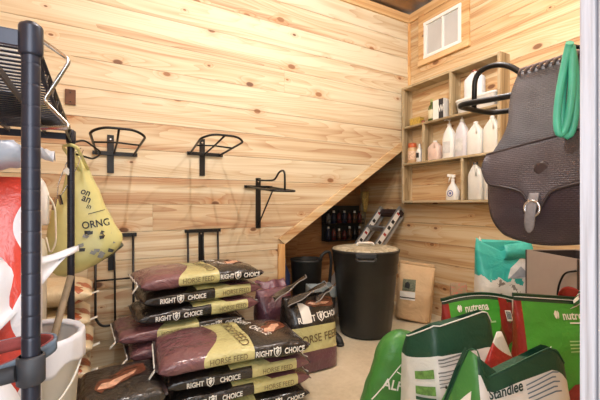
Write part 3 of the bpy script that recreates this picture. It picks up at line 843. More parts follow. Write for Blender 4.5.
# ------------------------------------------------------------------ wire shelving on the left
PX, PN, PF = -0.097, 0.727, 1.69
PXB = -0.50
wr = thing('wire_shelving', 'black epoxy wire shelving unit with ringed posts in the left foreground', 'shelving', (-0.30, 1.21, 0.0))
TOPZ, LOWZ = 1.348, 0.275
def post(x, y):
    r = 0.0131; prof = [(r * 1.2, 0.0), (r * 1.2, 0.02), (r, 0.021)]
    z = 0.06
    while z < 1.37:      # rolled height grooves every inch
        prof += [(r, z - .005), (r, z - .0013), (r * .965, z - .0005), (r * .965, z + .0005), (r, z + .0013), (r, z + .005)]; z += 0.0254 * 1.35
    prof += [(r, 1.392), (r * .7, 1.397)]
    mb = MB(); mb.lathe(prof, (x, y, 0), 24)
    return mb.build('post', M['post_steel'], wr, world=True)
posts = {}
for x in (PX, PXB):
    for y in (PN, PF): posts[(x, y)] = post(x, y)
def wire_shelf(z):
    s = None
    mb = MB()
    for dz in (0.0, 0.036):
        for x in (PX, PXB): mb.tube([(x, PN, z + dz), (x, PF, z + dz)], 0.0042, 8)
    for y in (PN, PF): mb.box(((PX + PXB) / 2, y, z + .020), (PX - PXB, .009, .026), bev=.003)
    # zigzag truss on the long side and ends
    for x in (PX, PXB):
        n = 17; mb.tube([(x, PN + (PF - PN) * k / n, z + (0.0 if k % 2 else 0.036)) for k in range(n + 1)], 0.0026, 6)
    s = mb.build('shelf_frame', M['post_steel'], wr, world=True)
    mb = MB(); n = 37
    for k in range(1, n):
        y = PN + (PF - PN) * k / n; mb.tube([(PX, y, z + 0.040), (PXB, y, z + 0.040)], 0.0026, 6)
    mb.build('wire_deck', M['post_steel'], s, world=True)
    mb = MB()
    for x in (-0.18, -0.29, -0.40): mb.box((x, (PN + PF) / 2, z + 0.03), (0.005, PF - PN, 0.018))
    mb.build('deck_brace', M['post_steel'], s, world=True)
    for x in (PX, PXB):
        for y in (PN, PF):
            mb = MB(); mb.lathe([(.0150, -.006), (.0168, -.002), (.0172, .004), (.0172, .040), (.0160, .044)], (x, y, z), 24)
            mb.build('corner_collar', M['post_steel'], s, world=True)
wire_shelf(TOPZ); wire_shelf(LOWZ)
K = 1.42
DECK, TDECK = 0.5582, 1.3052
def place(o, loc, sx=K, sy=K, sz=K):
    o.location = loc; o.scale = (sx, sy, sz)

# chrome rod bracket hooked on the upper shelf
mb = MB()
for o in (0.0, 0.012):
    mb.tube(fillet([(-.113, .925 + o, 1.452), (-.053, .890 + o, 1.402 + o * .3), (-.101, .917 + o, 1.318), (-.052, .890 + o, 1.262), (-.110, .925 + o, 1.262)], .010, 5), .0036, 8)
t = mb.build('chrome_hanger', M['chrome'], world=True, origin=(-.08, .91, 1.26)); tag(t, 'bent double chrome rod hanger hooked on the black shelving top', 'hanger')

# things on the top shelf
t = thing('white_jar', 'rounded white jar at the left end of the top wire shelf', 'jar', (-.215, .70, TDECK))
mb = MB(); mb.lathe([(.04, 0), (.046, .004), (.047, .07), (.036, .09)], seg=24); mb.build('body', M['white_plastic'], t)
mb = MB(); mb.lathe([(.038, .088), (.039, .09), (.039, .115), (.035, .118)], seg=24); mb.build('lid', M['milky'], t)
place(t, (-.305, .994, 1.3912))
t = thing('carton', 'pale cardboard carton lying on the top wire shelf', 'carton', (-.24, .93, TDECK))
mb = MB(); mb.box((0, 0, .05), (.2, .2, .10), bev=.003); mb.build('box', plain('grey_card', (196, 190, 180), .8), t)
mb = MB(); mb.box((0, 0, .1008), (.2, .05, .0012)); mb.build('packing_tape', plain('tan_tape', (196, 170, 124), .3), t)
place(t, (-.33, 1.321, 1.3912))
t = thing('yellow_pouch', 'small yellow pouch lying near the far post on the top wire shelf', 'pouch', (-.115, 1.13, TDECK))
Pp = Pillow(.16, .07, .035, 2.4, 4, .004, Mx=Matrix.Translation((0, 0, .0195)) @ Matrix.Rotation(PI / 2, 4, 'Z')); Pp.mesh(16, 20).build('body', plain('yellow_film', (206, 190, 84), .3), t)

place(t, (-.163, 1.58, 1.3912))
# bags and pails between the shelves
t = thing('red_white_sack', 'upright red and white sack standing on the lower wire shelf', 'sack', (-.30, .80, DECK))
def redw(t_, q, v, col):
    w = t_.math('MULTIPLY', t_.math('SINE', t_.math('MULTIPLY', q[0], 24.0)), 0.10)
    return t_.mix(t_.math('GREATER_THAN', t_.math('ADD', v, w), 0.80), col, lin((222, 220, 226)))
M['redsack'] = film('red_white_sack_film', [(0, (224, 222, 222)), (0.30, (204, 66, 50))], extra=redw, wr=.4)
UP = Matrix(((0, 1, 0, 0), (0, 0, -1, 0), (1, 0, 0, 0), (0, 0, 0, 1)))
def upM(L, rz=0.0, lean=0.0, off=(0, 0, 0)):
    return Matrix.Translation(off) @ Matrix.Rotation(rz, 4, 'Z') @ Matrix.Rotation(lean, 4, 'X') @ Matrix.Translation((0, 0, L / 2)) @ UP
Pp = Pillow(.60, .33, .12, 3.2, 8, .008, Mx=upM(.60, 0, -.04), tp=lambda u: max(.08, min(1, (1 - u) * 3.0) ** .6 * (1 if u > .06 else .9)))
rb = Pp.mesh(30, 32).build('body', M['redsack'], t)
ff = Pp.top()
for k in range(4):
    decal('printed_line', flat_geo([[(-.03, -.004), (.03, -.004), (.03, .004), (-.03, .004)]]), (lambda kk: lambda x, y: ff(.13 - kk * .022 + y, .05 + x))(k), M['white_print'], rb)
place(t, (-.305, 1.136, .3182), 1.05, 1.42, 1.42)
# grey blue crumpled bag on top
t = thing('crumpled_bag', 'crumpled blue-grey plastic bag stuffed above the red and white sack', 'bag', (-.25, .80, DECK + .602))
def crum(a, b):
    th = b * 2 * PI; ph = a * PI
    p = Vector((math.sin(ph) * math.cos(th) * .150, math.sin(ph) * math.sin(th) * .075, .034 - .034 * math.cos(ph)))
    k = noise.noise(p * 24) * .014 + noise.noise(p * 55) * .006
    return Vector((p.x * (1 + k * 6), p.y * (1 + k * 6), max(0.001, p.z + k * .8 * math.sin(ph))))
mb = MB(); mb.grid(crum, 18, 30, closed_v=True); mb.build('body', plain('blue_grey_film', (160, 168, 182), .3, 0, .15, 9, bump=.5), t)
mb = MB(); mb.grid(lambda a, b: Vector((.14 + .055 * a, -.05 + .05 * b + .01 * math.sin(a * 9), .045 - .012 * a + .012 * math.sin(b * 6 + a * 4))), 6, 6); mb.build('loose_end', plain('grey_film_end', (176, 178, 184), .3, 0, .1, 9), t, solid=.001)
place(t, (-.285, 1.136, 1.178), .95, 1.3, 1.3)
# thin white bag in front
t = thing('white_plastic_bag', 'big loose white plastic bag in front of the shelving post, corner sticking right', 'bag', (-.27, .625, DECK))
def wbag(a, b):
    z = .455 * a; th = 2 * PI * b; sw = 1 - .55 * max(0, a - .55) / .45
    w = .165 * (sw if a < .995 else .2); d = .075 * (1 - .65 * a ** 2)
    x = w * spow(math.cos(th), .75); y = d * spow(math.sin(th), .8)
    k = noise.noise(Vector((x * 14, y * 14, z * 9))) * .014
    return Vector((x + k + .03 * a, y + k * .6, z + .02 * noise.noise(Vector((x * 9, 3, z * 3))) * a))
M['wfilm'] = plain('thin_white_film', (222, 224, 232), .35, 0, .04, 8, bump=.35)
mb = MB(); mb.grid(wbag, 26, 36, closed_v=True, caps=True); mb.build('body', M['wfilm'], t)
def wflap(a, b):
    # corner flap reaching over to the right behind the near post
    tip = Vector((.262, .33, .478)); p0 = Vector((.06, .00, .30)); p1 = Vector((.02, .03, .485))
    base = p0.lerp(p1, b); q = base.lerp(tip, a)
    return q + Vector((0, .01 * math.sin(b * 7), .016 * math.sin(a * PI) * (1 - b) + .006 * math.sin(a * 9 + b * 5)))
mb = MB(); mb.grid(wflap, 16, 8); mb.build('corner_flap', M['wfilm'], t, solid=.0012)
place(t, (-.318, .895, .3182), 1.0, 1.35, 1.34)
# translucent container with graduation marks
t = thing('measuring_container', 'tall cloudy container with graduation marks behind the near shelving post', 'container', (-.235, 1.20, DECK))
mb = MB(); sect(mb, [(0, .11, .06), (.008, .116, .065), (.42, .122, .068), (.455, .115, .064), (.475, .07, .045), (.478, .06, .04)], n=5); mb.build('body', plain('cloudy_ivory_plastic', (214, 206, 188), .35, 0, .05, 10), t)
mb = MB()
for k in range(9): mb.box((.085, -.0673 - .0006 * k / 9, .08 + k * .036), (.030 if k % 2 else .045, .0025, .0035))
mb.build('graduation_mark', M['grey_print'], t)
mb = MB(); mb.lathe([(.04, .476), (.042, .48), (.042, .508), (.036, .512)], (.04, 0, 0), 20); mb.build('cap', M['white_plastic'], t)
place(t, (-.325, 1.645, .3182), 1.25, 1.25, 1.42)
# hanging white bottle with cord
t = thing('hanging_bottle', 'white plastic bottle with looped cord hanging inside the wire shelving', 'bottle', (-.13, 1.06, 1.05))
mb = MB(); sect(mb, [(0, .024, .018), (.005, .027, .020), (.08, .027, .020), (.108, .019, .016), (.122, .010, .010)], n=3); mb.build('body', M['white_plastic'], t)
mb = MB(); mb.tube(fillet([(.02, -.008, .085), (.040, -.012, .05), (.042, -.012, -.045), (.030, -.012, -.075), (.022, -.010, -.03)], .02, 5), .0022, 6); mb.build('cord', plain('cream_cord', (228, 220, 196), .6), t)
mb = MB(); mb.tube([(0, 0, .12), (.002, 0, .17), (0, 0, .214), (.006, 0, .222)], .0018, 6); mb.build('wire_hook', BS, t)
place(t, (-.185, 1.47, 1.029), 1.42, 1.42, 1.33)
# bucket
t = thing('bucket', 'white pail with green band and wire bail at the foot of the shelving post', 'bucket', (-.145, .99, DECK))
def pail(mb, h, r0, r1): mb.lathe([(r0 * .9, 0), (r0, .004), (r1, h), (r1 * 1.05, h + .002), (r1 * 1.05, h - .012), (r1 * 1.06, h + .006), (r1 * .98, h + .008), (r1 * .95, h - .004), (r0 * .95, .012)], seg=40, cap=False); return mb
mb = pail(MB(), .245, .094, .108); mb.lathe([(.0, .010), (.092, .011)], seg=40, cap=False); mb.build('body', plain('bucket_white', (228, 226, 222), .4, 0, .03), t)
mb = MB(); mb.lathe([(.0965, .018), (.0975, .02), (.1005, .065), (.0995, .067)], seg=40, cap=False); mb.build('green_band', plain('green_band', (70, 150, 84), .45), t, solid=.001)
mb = MB(); bp = [(.112 * math.cos(a), .112 * math.sin(a) , .232 - .0 * a) for a in (0,)]
mb.tube([(.114 * math.cos(a) * 1.0 , -.114 * math.sin(a) * .90 , .235 - .13 * math.sin(a)) for a in [PI * k / 20 for k in range(21)]], .0024, 6); mb.build('wire_bail', M['white_tape'], t)
def liner(a, b):
    th = 2 * PI * b; k = .5 + .5 * math.sin(th * 5 + 1.3) + .3 * math.sin(th * 11)
    r = .100 + .016 * min(1, a * 3) + .0015 * math.sin(th * 17)
    z = .252 + .008 * math.sin(PI * min(1, a * 2)) - max(0, a - .3) * (.065 + .022 * k)
    return Vector((r * math.cos(th), r * math.sin(th), z))
mb = MB(); mb.grid(liner, 10, 72, closed_v=True); mb.build('bag_liner', M['wfilm'], t, solid=.001)
place(t, (-.206, 1.406, .3182))
# sticks in the bucket
M['stick'] = plain('grey_wood_handle', (138, 122, 98), .6, 0, .2, 20)
mb = MB(); mb.tube([(-.20, 1.36, .36), (-.090, 1.56, .835)], .0115, 10); t = mb.build('wooden_handle', M['stick'], world=True, origin=(-.20, 1.36, .36)); tag(t, 'long grey wooden tool handle leaning out of the white pail', 'handle')
mb = MB(); mb.tube([(-.27, 1.41, .36), (-.225, 1.49, .76)], .010, 10); t = mb.build('wooden_handle', M['stick'], world=True, origin=(-.27, 1.41, .36)); tag(t, 'shorter grey wooden handle standing behind the long one in the pail', 'handle')
# strap round the near post
def strap_loop(w, off, name, mat, parent=None):
    c = Vector((-.212, .785, .822)); pts = []
    for k in range(40):
        a = 2 * PI * k / 40
        pts.append(Vector((c.x + .142 * math.cos(a), c.y + .040 * math.sin(a), c.z + .026 * math.cos(a) + .012 * math.sin(a))))
    mb = MB()
    def g(a, b):
        p = pts[int(round(a * 40)) % 40]; n_ = Vector((p.x - c.x, (p.y - c.y) * 6, 0)).normalized()
        return p + n_ * off + Vector((0, 0, (b - .5) * w))
    mb.grid(g, 40, 3); return mb.build(name, mat, parent, world=True, solid=.004)
t = thing('webbing_strap', 'slate blue strap with red lining looped behind the near shelving post', 'strap', (-.2, .785, .85))
strap_loop(.022, .002, 'outer_webbing', plain('slate_webbing', (98, 110, 124), .7, 0, .15, 60), t)
strap_loop(.022, -.0035, 'red_lining', plain('red_webbing', (134, 58, 56), .7, 0, .15, 60), t)
mb = MB(); mb.lathe([(.0165, 0), (.0195, .003), (.0195, .044), (.0165, .047)], (PX, PN, .806), 24, cap=False); mb.tube([(PX - .018, PN - .010, .83), (PX - .07, PN - .006, .824), (PX - .20, PN + .0, .80)], .013, 8)
mb.build('post_wrap', plain('charcoal_strap', (48, 48, 52), .6, 0, .12, 50), t, world=True, solid=.001)

# yellow bag hanging from the far post
M['yfilm'] = plain('yellow_bag_film', (230, 224, 150), .3, 0, .07, 8, bump=.45, alpha=.66)
t = thing('yellow_bag', 'yellow printed plastic bag with dark contents hanging from the far shelving post', 'bag', (-.02, 1.352, .86))
def ybag(a, b):
    z = 1.262 - a * .385
    wl = -.066 - .070 * min(1, a * 1.6) ** 1.2 * (1 if a < .86 else 1); wrr = -.060 + .150 * a ** .9
    if a > .80:
        k = (a - .80) / .20; s = math.sqrt(max(0.0, 1 - k * k)); c = (wl + wrr) / 2 + .0 * k
        wl = c + (wl - c) * (.25 + .75 * s); wrr = c + (wrr - c) * (.25 + .75 * s)
    d = .010 + .045 * a ** 1.3 * (1 if a < .8 else max(.1, math.sqrt(max(0, 1 - ((a - .8) / .2) ** 2))))
    th = 2 * PI * b; c = (wl + wrr) / 2; hw = (wrr - wl) / 2
    x = c + hw * spow(math.cos(th), .8); y = 1.372 + d * spow(math.sin(th), .8)
    k = noise.noise(Vector((x * 30, y * 22, z * 12))) * .006 + .003 * math.sin(th * 7) * (1 - a)
    z2 = z + (.055 * (x - c) / .1 if a > .5 else 0) * (a - .5) * 2 if a > .5 else z
    return Vector((x + k, y + k, z2))
mb = MB(); mb.grid(ybag, 34, 40, closed_v=True, caps=True); yb = mb.build('body', M['yfilm'], t, world=True)
def ycont(a, b):
    th = 2 * PI * b; ph = PI * a; k = 1 + .25 * noise.noise(Vector((math.cos(th) * 2, math.sin(th) * 2, a * 5)))
    return Vector((-.018 + .075 * math.sin(ph) * math.cos(th) * k, 1.372 + .022 * math.sin(ph) * math.sin(th), .925 + .040 * math.cos(ph) * k + .25 * .075 * math.sin(ph) * math.cos(th)))
mb = MB(); mb.grid(ycont, 16, 24, closed_v=True); mb.build('contents', plain('dark_contents', (84, 88, 74), .6, 0, .5, 40), t, world=True)
def ymap(dx, dz, rot=-.38):
    def fn(x, y):
        X = dx + x * math.cos(rot) - y * math.sin(rot); Z = dz + x * math.sin(rot) + y * math.cos(rot)
        a = min(1, max(0, (1.262 - Z) / .385)); best = None
        for q in range(21):
            p = ybag(a, .5 + .5 * q / 20)
            if best is None or abs(p.x - X) < best[0]: best = (abs(p.x - X), p)
        return Vector((X, best[1].y - .004, Z)) - wloc(yb)
    return fn
def ytext(s, h, dx, dz, rot=-.38): decal('lettering', text_geo(s, .02), ymap(dx, dz, rot), M['dark_print'], yb, sx=h * .8, sy=h)
ytext('on', .016, -.036, 1.122); ytext('an', .017, -.034, 1.100); ytext('in', .016, -.026, 1.078)
decal('printed_rule', flat_geo([[(-.024, -.0012), (.024, -.0012), (.024, .0012), (-.024, .0012)]]), ymap(-.006, 1.060, .3), M['dark_print'], yb)
ytext('ORNG', .024, -.008, 1.022, .15)
ctx = random.Random(5)
for k in range(16):
    x, z = ctx.uniform(-.05, .045), ctx.uniform(.915, 1.0)
    decal('printed_block', flat_geo([[(-.008, -.005), (.006, -.006), (.009, .004), (-.007, .006)]]), ymap(x, z, ctx.uniform(-.5, .5)), M['grey_print'] if k % 3 else M['dark_print'], yb)
mb = MB(); mb.tube(fillet([(-.030, 1.37, 1.20), (-.054, 1.262, 1.255), (-.0690, 1.2600, 1.262), (-.090, 1.28, 1.258), (-.050, 1.37, 1.19)], .012, 4), .005, 6); mb.build('tied_handle', M['yfilm'], t, world=True)
place(t, (-.028, 1.80, .800), 1.40, 1.42, 1.33)
# wire lead with clips and tag, hung on the far post
t = thing('wire_lead', 'thin silver wire loop with small clips and white tag on the far post', 'wire', (-.075, 1.28, 1.15))
mb = MB(); mb.tube(fillet([(-.040, 1.30, 1.258), (-.052, 1.275, 1.21), (-.078, 1.265, 1.15), (-.102, 1.268, 1.105), (-.098, 1.27, 1.16), (-.072, 1.272, 1.235), (-.045, 1.29, 1.262)], .02, 5), .0013, 6); mb.build('wire', M['chrome'], t, world=True)
mb = MB(); mb.bar((-.104, 1.266, 1.118), (-.109, 1.262, 1.083), .007, .006); mb.bar((-.096, 1.266, 1.125), (-.090, 1.262, 1.098), .007, .006); mb.build('clip', M['chrome'], t, world=True)
mb = MB(); mb.bar((-.082, 1.262, 1.197), (-.070, 1.262, 1.185), .014, .002, up=(0, 1, 0)); mb.build('paper_tag', M['white_tape'], t, world=True)
place(t, (-.106, 1.705, 1.171))
# small black wire hook at top of post
mb = MB(); mb.tube(fillet([(-.066, 1.315, 1.285), (-.040, 1.345, 1.30), (.010, 1.42, 1.272), (-.015, 1.41, 1.248), (-.058, 1.32, 1.250)], .02, 5), .0032, 6)
t = mb.build('wire_hook', BS, world=True, origin=(-.066, 1.315, 1.25)); tag(t, 'small black wire loop hook at the top of the far post, above the yellow bag', 'hook'); place(t, (-.094, 1.80, 1.313))
# brown plate on the wall
t = thing('wall_plate', 'small dark brown plate on the back wall next to the shelving top', 'plate', (-.162, YB, 1.80))
mb = MB(); mb.box((0, -.006, 0), (.06, .012, .10), bev=.003); mb.build('plate', plain('brown_plate', (104, 66, 42), .6, 0, .15), t)
mb = MB(); mb.lathe([(.004, 0), (.003, .002)], (0, -.0125, .03), 8, rot=Matrix.Rotation(PI / 2, 3, 'X')); mb.lathe([(.004, 0), (.003, .002)], (0, -.0125, -.03), 8, rot=Matrix.Rotation(PI / 2, 3, 'X')); mb.build('screw', BS, t)

# ------------------------------------------------------------------ trash can, kraft sack and what stands near the stairs
cc = Vector((2.0, 2.405, 0))
tc = thing('trash_can', 'tall round black plastic trash can in front of the stair opening', 'trash can', cc)
def ribs(a, z): return 1 + .004 * math.cos(a * 24) * (1 if .04 < z < .50 else 0)
mb = MB(); mb.lathe([(.195, 0), (.208, .006), (.215, .03), (.222, .06), (.262, .52), (.270, .525), (.272, .60), (.278, .605), (.280, .69), (.288, .695), (.290, .715), (.283, .718), (.276, .70), (.262, .52), (.215, .02)], seg=96, wob=ribs, cap=False)
mb.lathe([(.0, .004), (.21, .005)], seg=48, cap=False); mb.build('body', M['bin_black'], tc)
hd = Vector((-.62, -.78, 0)); hs = Vector((.78, -.62, 0))
for sgn in (1, -1):
    mb = MB(); c = hd * .286 * sgn
    mb.tube(fillet([c + hs * .075 + Vector((0, 0, .672)), c * 1.16 + hs * .068 + Vector((0, 0, .655)), c * 1.16 - hs * .068 + Vector((0, 0, .655)), c - hs * .075 + Vector((0, 0, .672))], .02, 4), .011, 8)
    mb.bar(c * .98 - hs * .08 + Vector((0, 0, .69)), c * .98 + hs * .08 + Vector((0, 0, .69)), .025, .035, bev=.004)
    mb.build('handle', M['bin_black'], tc)
def lidtex():
    t = NT('dusty_beige_lid'); o = t.obj(); n = t.noise(o, 13, 5, .65, 1.2); n2 = t.noise(o, 60, 3)
    t.l(t.ramp(n, [(.32, lin((124, 112, 88))), (.5, lin((176, 166, 140))), (.68, lin((212, 204, 184)))]), t.b.inputs['Base Color'])
    t.b.inputs['Roughness'].default_value = .55; t.bump(t.math('ADD', n, t.math('MULTIPLY', n2, .3)), .6, .02); return t.m
mb = MB(); mb.lathe([(.0005, .742), (.10, .741), (.19, .737), (.255, .730), (.279, .722), (.281, .713)], seg=64, cap=False, wob=lambda a, z: 1 + .006 * math.sin(a * 9) * (z > .72)); mb.build('lid', lidtex(), tc)
mb = MB(); mb.tube(fillet([(-.07, .03, .738), (-.06, .03, .765), (.06, -.03, .765), (.07, -.03, .738)], .02, 4), .010, 8); mb.build('lid_grip', M['white_tape'], tc)

t = thing('paper_sack', 'brown kraft paper sack with dark label against the pine wall', 'sack', (2.615, 2.44, 0))
kp = Pillow(.50, .32, .235, 4.2, 31, .010, Mx=Matrix.Translation((0, 0, .012)) @ Matrix.Rotation(.13, 4, 'Y') @ upM(.50, -math.radians(58), .05), tp=lambda u: 1 if u < .45 else max(.10, 1 - ((u - .45) / .55) ** 1.3 * .92), wp=lambda u: 1 - .05 * (1 - u) ** 6 + .02 * u, fq=6)
kb = kp.mesh(34, 44).build('body', M['kraft'], t)
kt = kp.top(.003); kf = lambda x, y: kt(y, x)
decal('dark_label', flat_geo([[(-.07, .0), (.05, .0), (.05, .105), (-.07, .105)]]), shifted(kf, -.03, .015, .08), plain('grey_green_label', (112, 116, 92), .6, 0, .3, 60), kb)
decal('label_picture', flat_geo([[(-.05, .03), (-.005, .02), (0, .06), (-.02, .085), (-.045, .07)]]), shifted(lambda x, y: kp.top(.0045)(y, x), -.03, .015, .08), M['dark_print'], kb)
decal('white_label', flat_geo([[(-.085, -.08), (.055, -.08), (.055, -.005), (-.085, -.005)]]), shifted(kf, -.035, .015, .08), M['white_print'], kb)
decal('label_band', flat_geo([[(-.085, -.065), (.055, -.065), (.055, -.055), (-.085, -.055)]]), shifted(lambda x, y: kp.top(.0045)(y, x), -.035, .015, .08), M['dark_print'], kb)
mb = MB(); mb.grid(lambda a, b: kp.at(1.0, 0.15 + (PI - .3) * b) .lerp(kp.at(1.0, -0.15 - (PI - .3) * b), .5) + Vector((.012 * math.sin(b * 9), .008, .030 * a)), 3, 16); mb.build('stitched_top', M['kraft'], t, solid=.004)

# stepladder leaning in the stair opening
ld = thing('stepladder', 'folded aluminium stepladder with white red and black stickers leaning behind the trash can', 'ladder', (2.2, 2.98, 0))
M['alu'] = plain('ladder_aluminium', (176, 176, 174), .35, .6, .06, 20)
la, lb = Vector((1.93, 0, 0.012)), Vector((2.865, 0, 1.055))
ldir = (lb - la).normalized(); lno = Vector((-ldir.z, 0, ldir.x))
for y in (2.845, 3.145):
    mb = MB(); mb.bar(la + Vector((0, y, 0)), lb + Vector((0, y, 0)), .026, .066, up=tuple(lno), bev=.003); r = mb.build('side_rail', M['alu'], ld, world=True)
    stk = [(.60, .20, 'white_print'), (.66, .035, 'dark_print'), (.735, .028, 'red'), (.80, .04, 'dark_print'), (.86, .04, 'dark_print'), (.94, .022, 'red')]
    L = (lb - la).length
    for u, ln, m in stk:
        c = la + ldir * (u * L) + Vector((0, y - .0137 - (.0006 if m != 'white_print' else 0), 0)); w = .058 if m == 'white_print' else .040
        if m == 'white_print': ln = .46; c = la + ldir * (.80 * L) + Vector((0, y - .0137, 0))
        mb = MB(); mb.bar(c - ldir * ln / 2, c + ldir * ln / 2, .0012, w, up=tuple(lno)); mb.build('sticker', plain('red_print', (186, 58, 44), .5) if m == 'red' else M[m], r, world=True)
    # second, rear frame rail folded against it
    off = lno * -.075
    mb = MB(); mb.bar(la + ldir * .06 + off + Vector((0, y, 0)), lb - ldir * .05 + off + Vector((0, y, 0)), .022, .03, up=tuple(lno), bev=.003); mb.build('rear_rail', M['alu'], ld, world=True)
for k in range(1, 5):
    c = la + ldir * (k * .275) ; mb = MB(); mb.bar(c + Vector((0, 2.858, 0)), c + Vector((0, 3.132, 0)), .075, .022, up=tuple(ldir), bev=.003)
    mb.build('step', M['alu'], ld, world=True)
mb = MB(); mb.bar(lb + Vector((0, 2.83, 0)) - ldir * .05 - lno * .03, lb + Vector((0, 3.16, 0)) - ldir * .05 - lno * .03, .07, .06, up=tuple(ldir), bev=.006); mb.build('top_cap', plain('ladder_cap', (60, 44, 42), .5), ld, world=True)

# black wire basket of small bottles at the back of the stair opening
bk = thing('bottle_rack', 'black rack of small dark bottles fixed on the wall deep under the stairs', 'rack', (2.60, 3.5, .66))
mb = MB(); mb.box((2.60, 3.585, .87), (.56, .012, .42), bev=.002); mb.build('back_panel', M['rubber'], bk, world=True)
for z in (.665, .865):
    mb = MB(); mb.box((2.60, 3.52, z), (.56, .13, .012)); mb.build('shelf', BS, bk, world=True)
    mb = MB(); mb.tube([(2.325, 3.46, z + .05), (2.875, 3.46, z + .05)], .005, 6); mb.tube([(2.325, 3.46, z), (2.325, 3.46, z + .05)], .005, 6); mb.tube([(2.875, 3.46, z), (2.875, 3.46, z + .05)], .005, 6); mb.build('rail', BS, bk, world=True)
rr = random.Random(2)
cols = [('navy', (40, 46, 70)), ('black', (30, 30, 32)), ('maroon', (96, 40, 38)), ('grey', (120, 122, 124)), ('brown', (84, 58, 40))]
seen = {}
for row, z in enumerate((.671, .871)):
    for k in range(7):
        cn, c = cols[(k * 2 + row * 3 + k // 3) % 5]; x = 2.365 + k * .078
        h = .11 + .03 * rr.random()
        t = thing('small_bottle', 'tmp', 'bottle', (x, 3.515, z), 0, 'small bottles in the rack under the stairs')
        mb = MB(); mb.lathe([(.024, 0), (.027, .003), (.027, h * .7), (.014, h * .85), (.012, h)], seg=14); mb.build('body', plain(cn + '_bottle', c, .35), t)
        mb = MB(); mb.lathe([(.014, h * .97), (.0145, h), (.013, h + .022)], seg=12); mb.build('cap', M['white_plastic'] if (k + row) % 2 == 0 else BS, t)
        t['label'] = '%s bottle, %s cap, %s on the %s shelf under the stairs' % (cn, 'white' if (k + row) % 2 == 0 else 'black', ['first from the left', 'second from the left', 'third from the left', 'in the middle', 'third from the right', 'second from the right', 'last at the right'][k], ['lower', 'upper'][row])
t = thing('straw_broom', 'straw broom with bristles up in the dark corner under the stairs', 'broom', (2.86, 3.44, 0))
mb = MB(); mb.tube([(0, 0, 0), (0.01, .02, 1.02)], .011, 10); mb.build('handle', M['stick'], t)
mb = MB(); sect(mb, [(1.0, .018, .016), (1.04, .028, .02), (1.12, .042, .024), (1.25, .058, .026), (1.252, .05, .02)], n=2.4); mb.build('bristles', plain('straw', (196, 168, 98), .8, 0, .3, 60, bump=.6), t)

# black tub with hose-like handle, navy jug
t = thing('rubber_tub', 'tall black rubber tub with arched handle just inside the stair opening', 'tub', (1.73, 2.945, 0))
mb = MB(); mb.lathe([(.115, 0), (.122, .006), (.148, .555), (.154, .56), (.154, .578), (.146, .578), (.140, .55), (.116, .02)], seg=40, cap=False); mb.lathe([(.0, .005), (.118, .006)], seg=24, cap=False); mb.build('body', M['rubber'], t)
mb = MB(); mb.tube(fillet([(.05, -.135, .57), (.105, -.145, .645), (.165, -.15, .655), (.185, -.15, .56), (.17, -.135, .30), (.115, -.09, .20)], .05, 6), .015, 10); mb.build('arched_handle', M['rubber'], t)
t = thing('navy_jug', 'dark navy plastic jug in shadow beside the trim at the stair opening', 'jug', (1.505, 2.99, 0))
mb = MB(); sect(mb, [(0, .055, .05), (.006, .06, .055), (.44, .06, .055), (.52, .03, .028), (.55, .022, .022)], n=3); mb.build('body', plain('navy_plastic', (44, 54, 88), .4), t)
mb = MB(); mb.lathe([(.024, .548), (.026, .55), (.026, .585), (.022, .59)], seg=18); mb.build('cap', plain('grey_cap2', (140, 142, 146), .5), t)
# grey tote with blue-grey film, boots
t = thing('small_bin', 'dark grey bin lined with blue-grey plastic between feed sack and trash can', 'bin', (1.69, 2.625, 0))
mb = MB(); sect(mb, [(0, .085, .085), (.006, .09, .09), (.36, .11, .105), (.37, .113, .108), (.362, .104, .1), (.02, .08, .08)], n=5); mb.build('body', plain('dark_grey_bin', (70, 72, 72), .5), t)
def blin(a, b):
    th = 2 * PI * b; s = .118 + .004 * math.sin(th * 9); r = s if a > .35 else s * (a / .35)
    z = .385 + .02 * math.sin(th * 3) * min(1, a * 2) + .022 * noise.noise(Vector((a * 4, math.cos(th) * 3, math.sin(th) * 3))) - max(0, a - .45) * (.14 + .04 * math.sin(th * 4))
    return Vector((r * spow(math.cos(th), .55), r * spow(math.sin(th), .55), z))
mb = MB(); mb.grid(blin, 14, 60, closed_v=True); mb.build('plastic_liner', plain('blue_grey_liner', (146, 158, 162), .3, 0, .12, 12, bump=.5), t, solid=.001)
def boot(label, loc, rz):
    t = thing('rubber_boot', label, 'boot', loc, rz, 'boots beside the trash can')
    mb = MB(); rows = [(.012, .040, .125, 0, -.055), (.03, .044, .130, 0, -.055), (.06, .043, .118, 0, -.045), (.085, .042, .085, 0, -.012), (.11, .043, .062, 0, .010), (.16, .046, .056, 0, .015), (.26, .052, .058, 0, .016), (.275, .053, .059, 0, .016), (.27, .047, .053, 0, .016), (.14, .03, .04, 0, .015)]
    sect(mb, rows, n=2.3, seg=30); mb.build('upper', M['rubber'], t)
    mb = MB(); sect(mb, [(0, .042, .126, 0, -.054), (.004, .045, .132, 0, -.055), (.020, .046, .134, 0, -.055), (.022, .042, .128, 0, -.055)], n=2.6, seg=30); mb.build('sole', M['bin_black'], t)
    return t
b0 = boot('black rubber boot nearest the left side of the trash can, toe forward', (1.612, 2.415, 0), .12)
boot('black rubber boot partly behind its pair beside the trash can', (1.515, 2.405, 0), -.05)

